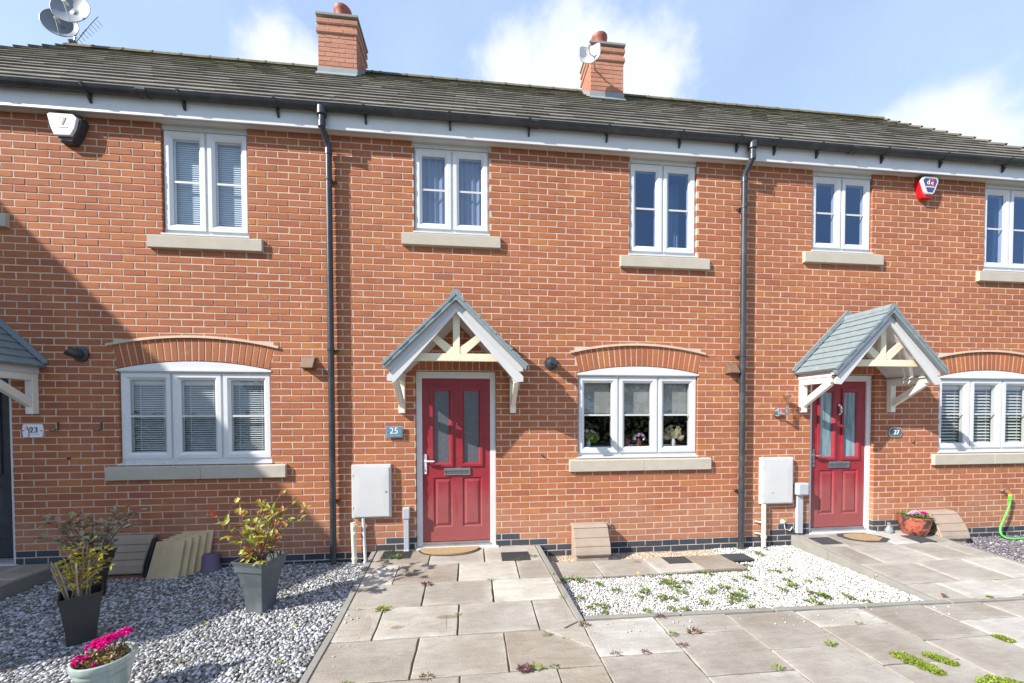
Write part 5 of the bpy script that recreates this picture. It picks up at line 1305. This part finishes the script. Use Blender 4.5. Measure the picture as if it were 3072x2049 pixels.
# flower bowl at 27
t = thing('flower_bowl', 'mottled red and dark glazed bowl right of door 27', 'plant pot', (10.5, -.15, .1))
b = MB(); bx, by = 10.50, -.13
b.lathe([(.095, .0), (.11, .012), (.14, .08), (.155, .15), (.162, .21), (.17, .225), (.168, .242), (.158, .245), (.15, .235), (.148, .21)], (bx, by, .1), 36, close=False); b.build('bowl', [M['glaze2']], t, smooth=True)
b = MB(); b.lathe([(.0, .222), (.149, .222)], (bx, by, .1), 20, close=False); b.build('compost', [M['dirt']], t)
s_ = thing('bedding_plants', 'lilac and magenta bedding flowers trailing from the mottled bowl', 'flower plant', (bx, by, .3))
lf = MB(); pt = MB(); pm = MB(); rs = random.Random(8)
for i in range(260):
    a = rs.uniform(0, 6.28); r_ = .16*math.sqrt(rs.random()); leaf(lf, (bx+r_*math.cos(a), by+r_*math.sin(a), .325+rs.uniform(0, .05)), (rs.uniform(-1, 1), rs.uniform(-1, 1), rs.uniform(0, .8)), (0, 0, 1), rs.uniform(.02, .045), rs.uniform(.012, .02))
for i in range(170):
    s2 = rs.random(); p = (bx+.15+.11*s2+rs.uniform(-.03, .03), by+rs.uniform(-.08, .02), .32-.26*s2+rs.uniform(-.03, .04)); leaf(lf, p, (rs.uniform(-.4, 1), rs.uniform(-1, .5), rs.uniform(-.7, .5)), (0, 0, 1), .03, .016)
for (dx, dz, mb_, n_) in ((-.12, .05, pt, 24), (-.09, .065, pt, 24), (-.05, .07, pt, 24), (-.02, .06, pt, 18), (.06, .055, pm, 26), (.09, .05, pm, 14)):
    c = Vector((bx+dx, by-.05, .33+dz))
    for i in range(n_):
        d = Vector((rs.gauss(0, 1), rs.gauss(0, 1), abs(rs.gauss(0, 1)))).normalized(); leaf(mb_, c+d*.014, (d+Vector((rs.uniform(-.8, .8),)*3)).normalized(), d, .022, .02, .1, .1)
lf.build('leaves', [M['leafG']], s_); pt.build('lilac_flowers', [M['petalp']], s_); pm.build('magenta_flowers', [M['petal']], s_)
# little stone bird
t = MB(); c = (10.22, -.06, .1)
t.lathe([(.02, 0), (.042, .01), (.05, .035), (.045, .06), (.025, .09), (.016, .115), (.017, .13), (.01, .142), (.002, .145)], c, 16, sx=1.1, sy=.8)
t.tube([(c[0]-.01, c[1], .1+.12), (c[0]-.03, c[1]-.01, .1+.145), (c[0]-.035, c[1]-.01, .1+.155)], [.014, .009, .003], 8); t.tube([(c[0]+.03, c[1], .13), (c[0]+.075, c[1], .115)], [.018, .004], 6)
tag(t.build('bird_ornament', [M['lead']], None, org=c, smooth=True), 'small grey bird ornament between door 27 and the flower bowl', 'ornament')
# hose and tap
t = thing('garden_hose', 'bright green garden hose hanging from an outside tap', 'hose', (12.03, -.02, .58))
pts = [(12.06, -.075, .53), (12.05, -.08, .45), (12.0, -.085, .34), (11.93, -.09, .22), (11.875, -.10, .12), (11.86, -.12, .05), (11.89, -.15, .01), (11.96, -.17, -.0), (12.1, -.17, .0), (12.4, -.13, .005), (12.9, -.12, .0), (13.4, -.2, 0)]
P2 = []
for i in range(len(pts)-1):
    p0, p1, p2, p3 = [Vector(pts[max(0, min(len(pts)-1, i+k))]) for k in (-1, 0, 1, 2)]
    for s2 in range(5):
        u = s2/5; P2.append(.5*((2*p1)+(-p0+p2)*u+(2*p0-5*p1+4*p2-p3)*u*u+(-p0+3*p1-3*p2+p3)*u**3))
b = MB(); b.tube(P2, .011, 10); b.build('hose', [M['hose']], t, smooth=True)
b = MB(); b.tube([(12.062, -.074, .50), (12.064, -.074, .56)], .019, 12); b.build('connector', [M['hose']], t, smooth=True)
b = MB(); b.tube([(12.064, -.074, .56), (12.065, -.074, .585)], .02, 12); b.build('collar', [M['hosey']], t, smooth=True)
b = MB(); b.tube([(12.03, 0, .615), (12.05, -.05, .615), (12.065, -.074, .60), (12.065, -.074, .585)], .012, 8); b.tube([(12.0, -.045, .635), (12.1, -.045, .65)], .006, 6); b.tube([(12.05, -.05, .61), (12.05, -.05, .645)], .006, 6); b.build('tap', [M['brownp']], t)

# things on the window sill of house 25
def bunch(name, label, cat, c, petals, pmat, lmat, n, lz, r_, vase=None, mesh_h=.1):
    t = thing(name, label, cat, c); rs = random.Random(n); lf = MB(); pt = MB(); C_ = Vector(c)
    for i in range(n):
        d = Vector((rs.gauss(0, 1), rs.gauss(0, .25), abs(rs.gauss(0, 1))+.15)).normalized(); leaf(lf, C_+Vector((0, 0, mesh_h*.5))+d*r_*rs.uniform(.1, .8), d, (0, -1, .4), lz, lz*.5)
    for i in range(petals):
        d = Vector((rs.gauss(0, 1), rs.gauss(0, .25), abs(rs.gauss(0, 1)))).normalized(); cc = C_+Vector((0, 0, mesh_h))+d*r_
        for k in range(6): leaf(pt, cc, Vector((rs.uniform(-1, 1), -.6, rs.uniform(-1, 1))), (0, -1, 0), .022, .018, .1, .1)
    if n: lf.build('leaves', [lmat], t)
    if petals: pt.build('flowers', [pmat], t)
    b = MB(); b.lathe([(.022, 0), (.03, .02), (.028, .06), (.018, .09), (.024, .1)], (c[0], c[1], c[2]), 14); b.build('vase', [vase or M['pvc']], t, smooth=True)
gb = 1.24; zs_ = 1.285
ib = MB(); ib.box(6.0, 7.55, .09, .34, 1.2, 1.285); o_ = ib.build('window_board', [M['pvcg']], roots[25])
bunch('artificial_flowers', 'white blooms with green leaves at the left of window 25', 'flowers', (6.17, .125, zs_), 16, M['petalw'], M['leafG'], 70, .08, .11, mesh_h=.1)
bunch('artificial_flowers', 'soft pink bunch in the middle of window 25', 'flowers', (6.83, .12, zs_), 34, M['petalp'], M['leafG'], 10, .03, .075, M['glaze2'], .08)
bunch('dried_flowers', 'pale dried grasses in a white vase at the right of window 25', 'flowers', (7.29, .12, zs_), 16, M['straw'], M['straw'], 46, .1, .1, mesh_h=.16)
bunch('flower_jar', 'tiny pink flowers beside the middle mullion of window 25', 'flowers', (6.66, .12, zs_), 6, M['petal'], M['leafG'], 12, .03, .04, M['glaze2'], .05)
for x, hh, m_ in ((4.745, .11, 'meter'), (4.80, .13, 'creamp')):
    b = MB(); b.lathe([(.022, 0), (.022, hh*.7), (.01, hh*.8), (.01, hh)], (x, .15, 3.88), 12); tag(b.build('bottle', [M[m_]], None, org=(x, .15, 3.88), smooth=True), ('white' if m_ == 'meter' else 'taller cream')+' toiletry bottle on the sill inside the upper left window of house 25', 'bottle')
ib = MB(); ib.box(4.07, 4.93, .14, .34, 3.82, 3.88); ib.build('window_board', [M['pvcg']], roots[25])

# ------------------------------------------------------------------ weeds
def tuft(name, mat, n, r_, h_, ln, seed, flat=.3):
    rs = random.Random(seed); b = MB()
    for i in range(n):
        a = rs.uniform(0, 6.28); q = r_*math.sqrt(rs.random())*.7
        leaf(b, (q*math.cos(a)*1.3, q*math.sin(a)*.8, rs.uniform(0, h_*.4)), (math.cos(a)+rs.uniform(-.5, .5), math.sin(a)*.8+rs.uniform(-.5, .5), rs.uniform(flat*.3, flat*3)), (0, 0, 1), ln*rs.uniform(.5, 1.2), ln*rs.uniform(.2, .4))
    return b
protos = []
def place(name, mat, loc, n, r_, h_, ln, seed, label, cat, group, flat=.3):
    b = tuft(name, mat, n, r_, h_, ln, seed, flat); o = b.build(name, [mat]); o.location = loc; ORG[o] = Vector(loc); tag(o, label, cat, group); return o
WP = [(6.64, -.886, 1.3), (6.68, -.95, 1.9), (6.865, -.90, 1), (6.36, -1.05, 1.3), (6.26, -1.13, .8), (6.45, -1.18, 1.2), (6.56, -1.21, .9), (6.70, -1.09, 1), (6.79, -1.3, 1.1), (7.17, -1.035, 1.2),
      (6.98, -1.13, .9), (7.045, -1.07, .8), (7.18, -1.19, 1.2), (7.31, -1.12, .9), (7.2, -1.23, 1.2), (7.09, -1.3, 1.4), (7.57, -.885, 1.3), (7.78, -.58, 1.1), (8.17, -.28, 1.2), (7.97, -.75, 1.2),
      (8.16, -.745, .8), (7.92, -.966, .9), (7.86, -1.09, 1.2), (7.71, -1.14, 1.1), (8.11, -1.01, .8), (8.27, -.98, .8), (7.935, -1.28, 1.6), (7.99, -1.34, .9), (7.77, -1.42, 1.5), (6.54, -1.4, 1),
      (6.45, -1.38, .9), (6.22, -1.38, .8), (7.16, -1.41, .9), (7.22, -.72, .9), (7.17, -.69, .7), (6.59, -.7, .8), (6.78, -.7, .7), (7.39, -.907, .7), (5.77, -.71, 1.2), (5.84, -.76, 1),
      (5.98, -.85, 1.1), (6.1, -.99, 1), (5.65, -.72, 1.1), (5.85, -1.26, 1.3), (5.84, -1.38, .9), (5.75, -1.29, .8), (5.7, -1.1, .9), (8.19, -1.35, 1.2), (8.27, -1.44, .8)]
pr = []
for i in range(4):
    b = tuft('weed', M['leafG'], 34, .045, .02, .042, 40+i); pr.append(b)
base = []
for i, (x, y, s2) in enumerate(WP):
    if i < 4:
        o = pr[i].build('weed', [M['leafG']]); base.append(o)
    else: o = base[i % 4].copy(); COL.objects.link(o)
    o.location = (x, y, -.018); o.scale = (s2*.85, s2*.85, s2*.85); o.rotation_euler = (0, 0, i*1.3)
    tag(o, 'small green weed rosette growing through the white chippings', 'weed', 'weeds in the white chippings')
b = MB(); b.lathe([(.0, 0), (.016, .004), (.012, .014), (.0, .016)], (6.44, -.73, .03), 10); b.tube([(6.44, -.73, -.03), (6.44, -.73, .035)], .002, 4)
tag(b.build('dandelion', [M['hosey']], None, org=(6.44, -.73, 0)), 'single yellow dandelion flower at the front edge of the stepping slabs', 'flower')
jw = [('leafG', 3.76, -.03, .11, 30, .045, 'green weed at the corner behind the left grate of path 25'), ('leafG', 3.87, -.2, .10, 44, .06, 'green weed creeping over the front of the left grate'),
      ('leafG', 4.01, -.06, .11, 18, .035, 'small weed at the right edge of the left grate'), ('leafP', 4.28, -.8, .05, 44, .045, 'purple leaved weed in the third row joint of path 25'),
      ('leafG', 4.895, -.78, .055, 22, .03, 'tiny weed at a joint right of the purple leaved weed'), ('leafM', 3.95, -1.18, .022, 60, .05, 'bright yellow green weed in the joint left of the stained slab'),
      ('leafM', 4.6, -1.3, .01, 22, .025, 'low moss tuft in the joint right of the stained slab'), ('leafP', 5.06, -2.03, .004, 90, .042, 'large dark purple weed at the bottom of path 25'),
      ('leafM', 5.14, -2.02, .002, 40, .045, 'moss clump beside the large dark purple weed'), ('leafG', 5.26, -2.02, .002, 20, .028, 'small green weed right of the moss clump'),
      ('leafD', 4.42, -2.03, .003, 30, .035, 'dry straw coloured tuft near the bottom of path 25'), ('leafG', 3.93, -2.06, .003, 34, .04, 'green weed at the bottom left of path 25'),
      ('leafD', 5.6, -1.56, .004, 34, .035, 'rusty tuft at the kerb corner of path 25'), ('leafG', 5.2, -.38, .085, 18, .035, 'weed under the right grate of path 25'), ('leafG', 5.38, -.3, .09, 22, .04, 'grassy weed between right grate and kerb'),
      ('leafM', 5.52, -.72, .06, 16, .03, 'yellow weed on the inner kerb edge'), ('leafD', 5.55, -.9, .05, 20, .03, 'brown tuft lower on the inner kerb edge'), ('leafM', 5.53, -1.15, .03, 22, .03, 'flat moss strip at the end of the fourth joint'),
      ('leafG', 5.28, -1.66, .004, 20, .03, 'weed on the diagonal joint of path 25'), ('leafM', 5.42, -1.72, .003, 14, .022, 'tiny weed further down the diagonal joint'),
      ('leafP', 5.72, -1.94, .003, 22, .03, 'small purple weed at the left of the first patio cross joint'), ('leafP', 5.93, -1.95, .003, 26, .03, 'small purple weed at the middle of the first patio cross joint'),
      ('leafD', 6.42, -1.755, .003, 46, .045, 'brown moss cushion on the second patio column'), ('leafG', 6.24, -1.76, .003, 26, .035, 'green weed at the second long patio joint'), ('leafP', 6.23, -1.9, .003, 26, .035, 'grey purple weed further down the second long joint'),
      ('leafP', 6.27, -1.52, .003, 26, .035, 'brown weed where the second long joint meets the kerb'), ('leafM', 7.32, -2.0, .003, 40, .04, 'orange green moss on the cross joint below the third column'), ('leafM', 7.8, -1.785, .003, 22, .03, 'small moss dot on the fourth patio column'),
      ('leafM', 6.72, -2.2, .003, 30, .035, 'mossy tuft at a low cross joint of the third column')]
for m_, x, y, z, n_, r_, lb in jw: place('weed', M[m_], (x, y, z), n_, r_, .015, r_*.75, int(x*97), lb, 'weed', 'weeds in the paving joints')
def moss(pts, z, n_, label, seed):
    rs = random.Random(seed); b = MB(); c = (sum(p[0] for p in pts)/len(pts), sum(p[1] for p in pts)/len(pts))
    for (x, y, r_) in pts:
        for i in range(n_):
            a = rs.uniform(0, 6.28); q = r_*math.sqrt(rs.random()); leaf(b, (x+q*math.cos(a)*1.25, y+q*math.sin(a)*.8, z+rs.uniform(0, .012*(1-q/r_)+.002)), (rs.uniform(-1, 1), rs.uniform(-1, 1), rs.uniform(.1, 1)), (0, 0, 1), rs.uniform(.01, .022), rs.uniform(.006, .011))
    tag(b.build('moss_patch', [M['leafM']], None, org=(c[0], c[1], z)), label, 'moss', 'moss patches on the patio')
moss([(7.68, -2.17, .05), (7.70, -2.23, .06), (7.72, -2.29, .055), (7.73, -2.34, .04)], 0, 330, 'largest green moss patch on the patio slabs at lower right', 1)
moss([(7.89, -2.19, .04), (7.91, -2.235, .05), (7.93, -2.275, .035)], 0, 260, 'medium moss patch just right of the largest one', 2)
moss([(8.66, -2.06, .035), (8.665, -2.10, .035)], 0, 230, 'small oval moss patch near the right edge', 3)
moss([(7.92, -2.46, .05), (8.0, -2.45, .06), (8.06, -2.48, .06)], 0, 260, 'moss patch cut by the bottom edge at lower right', 4)
moss([(9.42, -1.53, .02), (9.8, -1.54, .022)], .006, 70, 'thin moss line along the front kerb of the ramp', 5)
# fallen leaves
FL = [(3.0, -.35), (2.6, -1.25), (3.15, -.72), (3.3, -1.35), (2.1, -1.6), (2.75, -1.7), (3.4, -1.8), (3.25, -.5), (2.95, -1.12), (3.3, -.95), (1.5, -1.0), (.9, -.75), (2.2, -.8)]
for i, (x, y) in enumerate(FL):
    b = MB(); leaf(b, (0, 0, .015), (math.cos(i*2.1), math.sin(i*2.1), .15), (0, 0, 1), .04, .022, .5, .6); o = b.build('fallen_leaf', [M['leafA']]); o.location = (x, y, .008)
    tag(o, 'curled rusty leaf fallen on the grey and white chippings', 'leaf', 'fallen leaves on the left gravel')
for i, (x, y, z, lb) in enumerate([(8.33, -.16, .0, 'curled tan leaf on white chippings near the cream pipe'), (8.83, -1.05, .02, 'orange leaf at the foot of the ramp kerb'), (8.97, -1.5, .02, 'brown leaf on the front corner of the ramp')]):
    b = MB(); leaf(b, (0, 0, .004), (1, .2, .2), (0, 0, 1), .07, .045, .6, .8); o = b.build('fallen_leaf', [M['leafD'] if i != 1 else M['straw']]); o.location = (x, y, z); tag(o, lb, 'leaf')

# ------------------------------------------------------------------ neighbouring buildings and planting out of frame
t = thing('neighbour_house', 'brick house standing forward at left whose gable throws the big diagonal shadow', 'house', (-8, -.8, 0))
nx0, nx1, ny0, ny1, ze_, m38 = -11.5, -4.09, -4.3, 3.0, 4.9, .789
b = MB(); ym = (ny0+ny1)/2; zr_ = ze_+m38*(ym-ny0)
b.box(nx0, nx1, ny0+.02, ny1, -.1, ze_-.02); b.prism_x([(ny0+.02, ze_-.02), (ny1, ze_-.02), (ym, zr_-.06)], nx0, nx1); b.build('wall', [plain('far_brick', (.36, .12, .07), .9)], t)
b = MB()
for ya, yb in ((ny0-.05, ym), (ny1+.05, ym)):
    za = ze_-m38*.05+.03; q = [(nx0-.1, ya, za), (nx1+.02, ya, za), (nx1+.02, yb, zr_), (nx0-.1, yb, zr_)]; b.face(q if ya < yb else q[::-1]); b.face([(x, y, z-.05) for x, y, z in (q[::-1] if ya < yb else q)])
b.build('roof', [M['tile']], t)
b = MB(); b.box(nx1+.001, nx1+.04, -1.6, -.6, 3.4, 4.5); b.build('window', [M['pvc']], t)
t = thing('hedge', 'dark clipped hedge across the road behind the camera', 'hedge', (5, -17, 0)); b = MB(); rs = random.Random(2)
for i in range(9000):
    leaf(b, (rs.uniform(-22, 36), -16.5-rs.random()*1.2, rs.uniform(0, 1.7)+rs.gauss(0, .06)), (rs.uniform(-1, 1), 1, rs.uniform(-.5, 1)), (0, 0, 1), rs.uniform(.25, .45), rs.uniform(.15, .3))
b.build('foliage', [M['hedge']], t)
for i, (x, y, s2) in enumerate([(-6, -19, 1), (4, -21, 1.2), (13, -19, .95), (22, -22, 1.2)]):
    t = thing('tree', ['broad dark tree across the road, first from the left', 'tallest dark tree across the road', 'small round tree across the road', 'farthest tree across the road'][i], 'tree', (x, y, 0), 'trees across the road')
    b = MB(); b.tube([(x, y, 0), (x+.1, y, 2.2*s2), (x, y+.2, 4*s2)], [.2, .15, .08], 8)
    for k_ in range(5): a = k_*1.3; b.tube([(x, y, (1.8+.3*k_)*s2), (x+1.2*s2*math.cos(a), y+1.2*s2*math.sin(a), (3+.4*k_)*s2)], [.07, .03], 6)
    b.build('trunk', [M['bark']], t); b = MB()
    cl = [(rs.gauss(0, 1.1)*s2, rs.gauss(0, 1)*s2, (3.6+rs.gauss(0, .8))*s2, rs.uniform(.5, 1.0)*s2) for _ in range(22)]
    for cxx, cyy, czz, rr in cl:
        for _ in range(110):
            d = Vector((rs.gauss(0, 1), rs.gauss(0, 1), rs.gauss(0, 1))).normalized()*rr*rs.uniform(.6, 1); leaf(b, (x+cxx+d.x, y+cyy+d.y, czz+d.z), d, (0, 0, 1), .3, .2)
    b.build('crown', [M['hedge']], t)

# ------------------------------------------------------------------ sun, sky, camera
s = Vector((2.2, 1, -1.66)).normalized()
sd = bpy.data.lights.new('sun', 'SUN'); sd.energy = 5.0; sd.angle = R(.5); sd.color = (1, .955, .88)
so = bpy.data.objects.new('sun', sd); COL.objects.link(so); so.rotation_euler = s.to_track_quat('-Z', 'Y').to_euler()
el = math.asin(-s.z); az = math.atan2(-s.x, -s.y)
w = bpy.data.worlds.new('World'); SC.world = w; w.use_nodes = True; nt = w.node_tree
bg = nt.nodes['Background']; sk = N(nt, 'ShaderNodeTexSky', sky_type='NISHITA'); sk.sun_disc = False; sk.sun_elevation = el; sk.sun_rotation = az
sk.air_density = 1.0; sk.dust_density = .6; sk.ozone_density = 1.6
tc = N(nt, 'ShaderNodeTexCoord'); V_ = tc.outputs['Generated']
nv = N(nt, 'ShaderNodeVectorMath', operation='NORMALIZE'); L(nt, V_, nv.inputs[0])
n1 = N(nt, 'ShaderNodeTexNoise'); n1.inputs['Scale'].default_value = 7.5; n1.inputs['Detail'].default_value = 10; n1.inputs['Roughness'].default_value = .6; n1.inputs['Distortion'].default_value = .15; L(nt, nv.outputs[0], n1.inputs['Vector'])
n2 = N(nt, 'ShaderNodeTexNoise'); n2.inputs['Scale'].default_value = 2.6; n2.inputs['Detail'].default_value = 6; L(nt, nv.outputs[0], n2.inputs['Vector'])
CL = [((640, 150), .085, .5), ((590, 190), .06, .4), ((1180, 150), .1, .6), ((1330, 130), .13, .75), ((1440, 170), .12, .6), ((1500, 200), .09, .5), ((2170, 290), .10, .5), ((2250, 320), .08, .5), ((1250, 200), .14, .55), ((700, 160), .07, .3)]
def ray(px, py):
    F, yaw, pitch, roll, cxp, cyp = 1120., .104837, -.019868, -.0026277, 1536., 1267.364
    cy_, sy_, cp, sp = math.cos(yaw), math.sin(yaw), math.cos(pitch), math.sin(pitch)
    f = Vector((sy_*cp, cy_*cp, sp)); r_ = Vector((cy_, -sy_, 0)); u = r_.cross(f)
    r2 = math.cos(roll)*r_+math.sin(roll)*u; u2 = -math.sin(roll)*r_+math.cos(roll)*u
    return r2, u2, f
r2, u2, f_ = ray(0, 0)
acc = None
for (px, py), rad, st in CL:
    X_, Y_ = px*3072/2351, py*3072/2351; d = (f_+r2*(X_-1536)/1120-u2*(Y_-1267.364)/1120).normalized()
    sb = N(nt, 'ShaderNodeVectorMath', operation='SUBTRACT'); L(nt, nv.outputs[0], sb.inputs[0]); sb.inputs[1].default_value = d
    ln = N(nt, 'ShaderNodeVectorMath', operation='LENGTH'); L(nt, sb.outputs[0], ln.inputs[0])
    mr = N(nt, 'ShaderNodeMapRange'); mr.inputs['From Min'].default_value = 0; mr.inputs['From Max'].default_value = rad*1.5; mr.inputs['To Min'].default_value = 1; mr.inputs['To Max'].default_value = 0
    L(nt, ln.outputs['Value'], mr.inputs['Value'])
    if acc is None: acc = mr.outputs[0]
    else:
        mx = N(nt, 'ShaderNodeMath', operation='MAXIMUM'); L(nt, acc, mx.inputs[0]); L(nt, mr.outputs[0], mx.inputs[1]); acc = mx.outputs[0]
ma = N(nt, 'ShaderNodeMath', operation='MULTIPLY_ADD'); L(nt, n1.outputs['Fac'], ma.inputs[0]); ma.inputs[1].default_value = 1.1; L(nt, acc, ma.inputs[2])
sm = N(nt, 'ShaderNodeMapRange', interpolation_type='SMOOTHSTEP'); sm.inputs['From Min'].default_value = .9; sm.inputs['From Max'].default_value = 1.32; L(nt, ma.outputs[0], sm.inputs['Value'])
# thin veil everywhere, stronger near the horizon
sx = N(nt, 'ShaderNodeSeparateXYZ'); L(nt, nv.outputs[0], sx.inputs[0])
vz = N(nt, 'ShaderNodeMapRange'); vz.inputs['From Min'].default_value = .0; vz.inputs['From Max'].default_value = .85; vz.inputs['To Min'].default_value = 1.0; vz.inputs['To Max'].default_value = .62; L(nt, sx.outputs['Z'], vz.inputs['Value'])
vn = N(nt, 'ShaderNodeMath', operation='MULTIPLY'); L(nt, vz.outputs[0], vn.inputs[0]); 
vr = N(nt, 'ShaderNodeMapRange'); vr.inputs['From Min'].default_value = .3; vr.inputs['From Max'].default_value = .75; vr.inputs['To Min'].default_value = .8; vr.inputs['To Max'].default_value = 1.15; L(nt, n2.outputs['Fac'], vr.inputs['Value']); L(nt, vr.outputs[0], vn.inputs[1])
c1 = mix(nt, sk.outputs[0], (3.5, 4.6, 6.5), vn.outputs[0]); c2 = mix(nt, c1, (4.9, 5.2, 5.8), sm.outputs[0])
L(nt, c2, bg.inputs['Color']); bg.inputs['Strength'].default_value = .115
cam = bpy.data.cameras.new('camera'); co = bpy.data.objects.new('camera', cam); COL.objects.link(co); SC.camera = co
cam.sensor_width = 36; cam.sensor_fit = 'HORIZONTAL'; cam.lens = 1120/3072*36; cam.shift_y = (1267.364-1024.5)/3072; cam.clip_start = .05; cam.clip_end = 2000
mw = Matrix((( r2.x, u2.x, -f_.x, 4.72657), (r2.y, u2.y, -f_.y, -4.43731), (r2.z, u2.z, -f_.z, 1.68547), (0, 0, 0, 1))); co.matrix_world = mw
SC.view_settings.view_transform = 'Standard'; SC.view_settings.look = 'None'; SC.view_settings.exposure = .8; SC.view_settings.gamma = 1
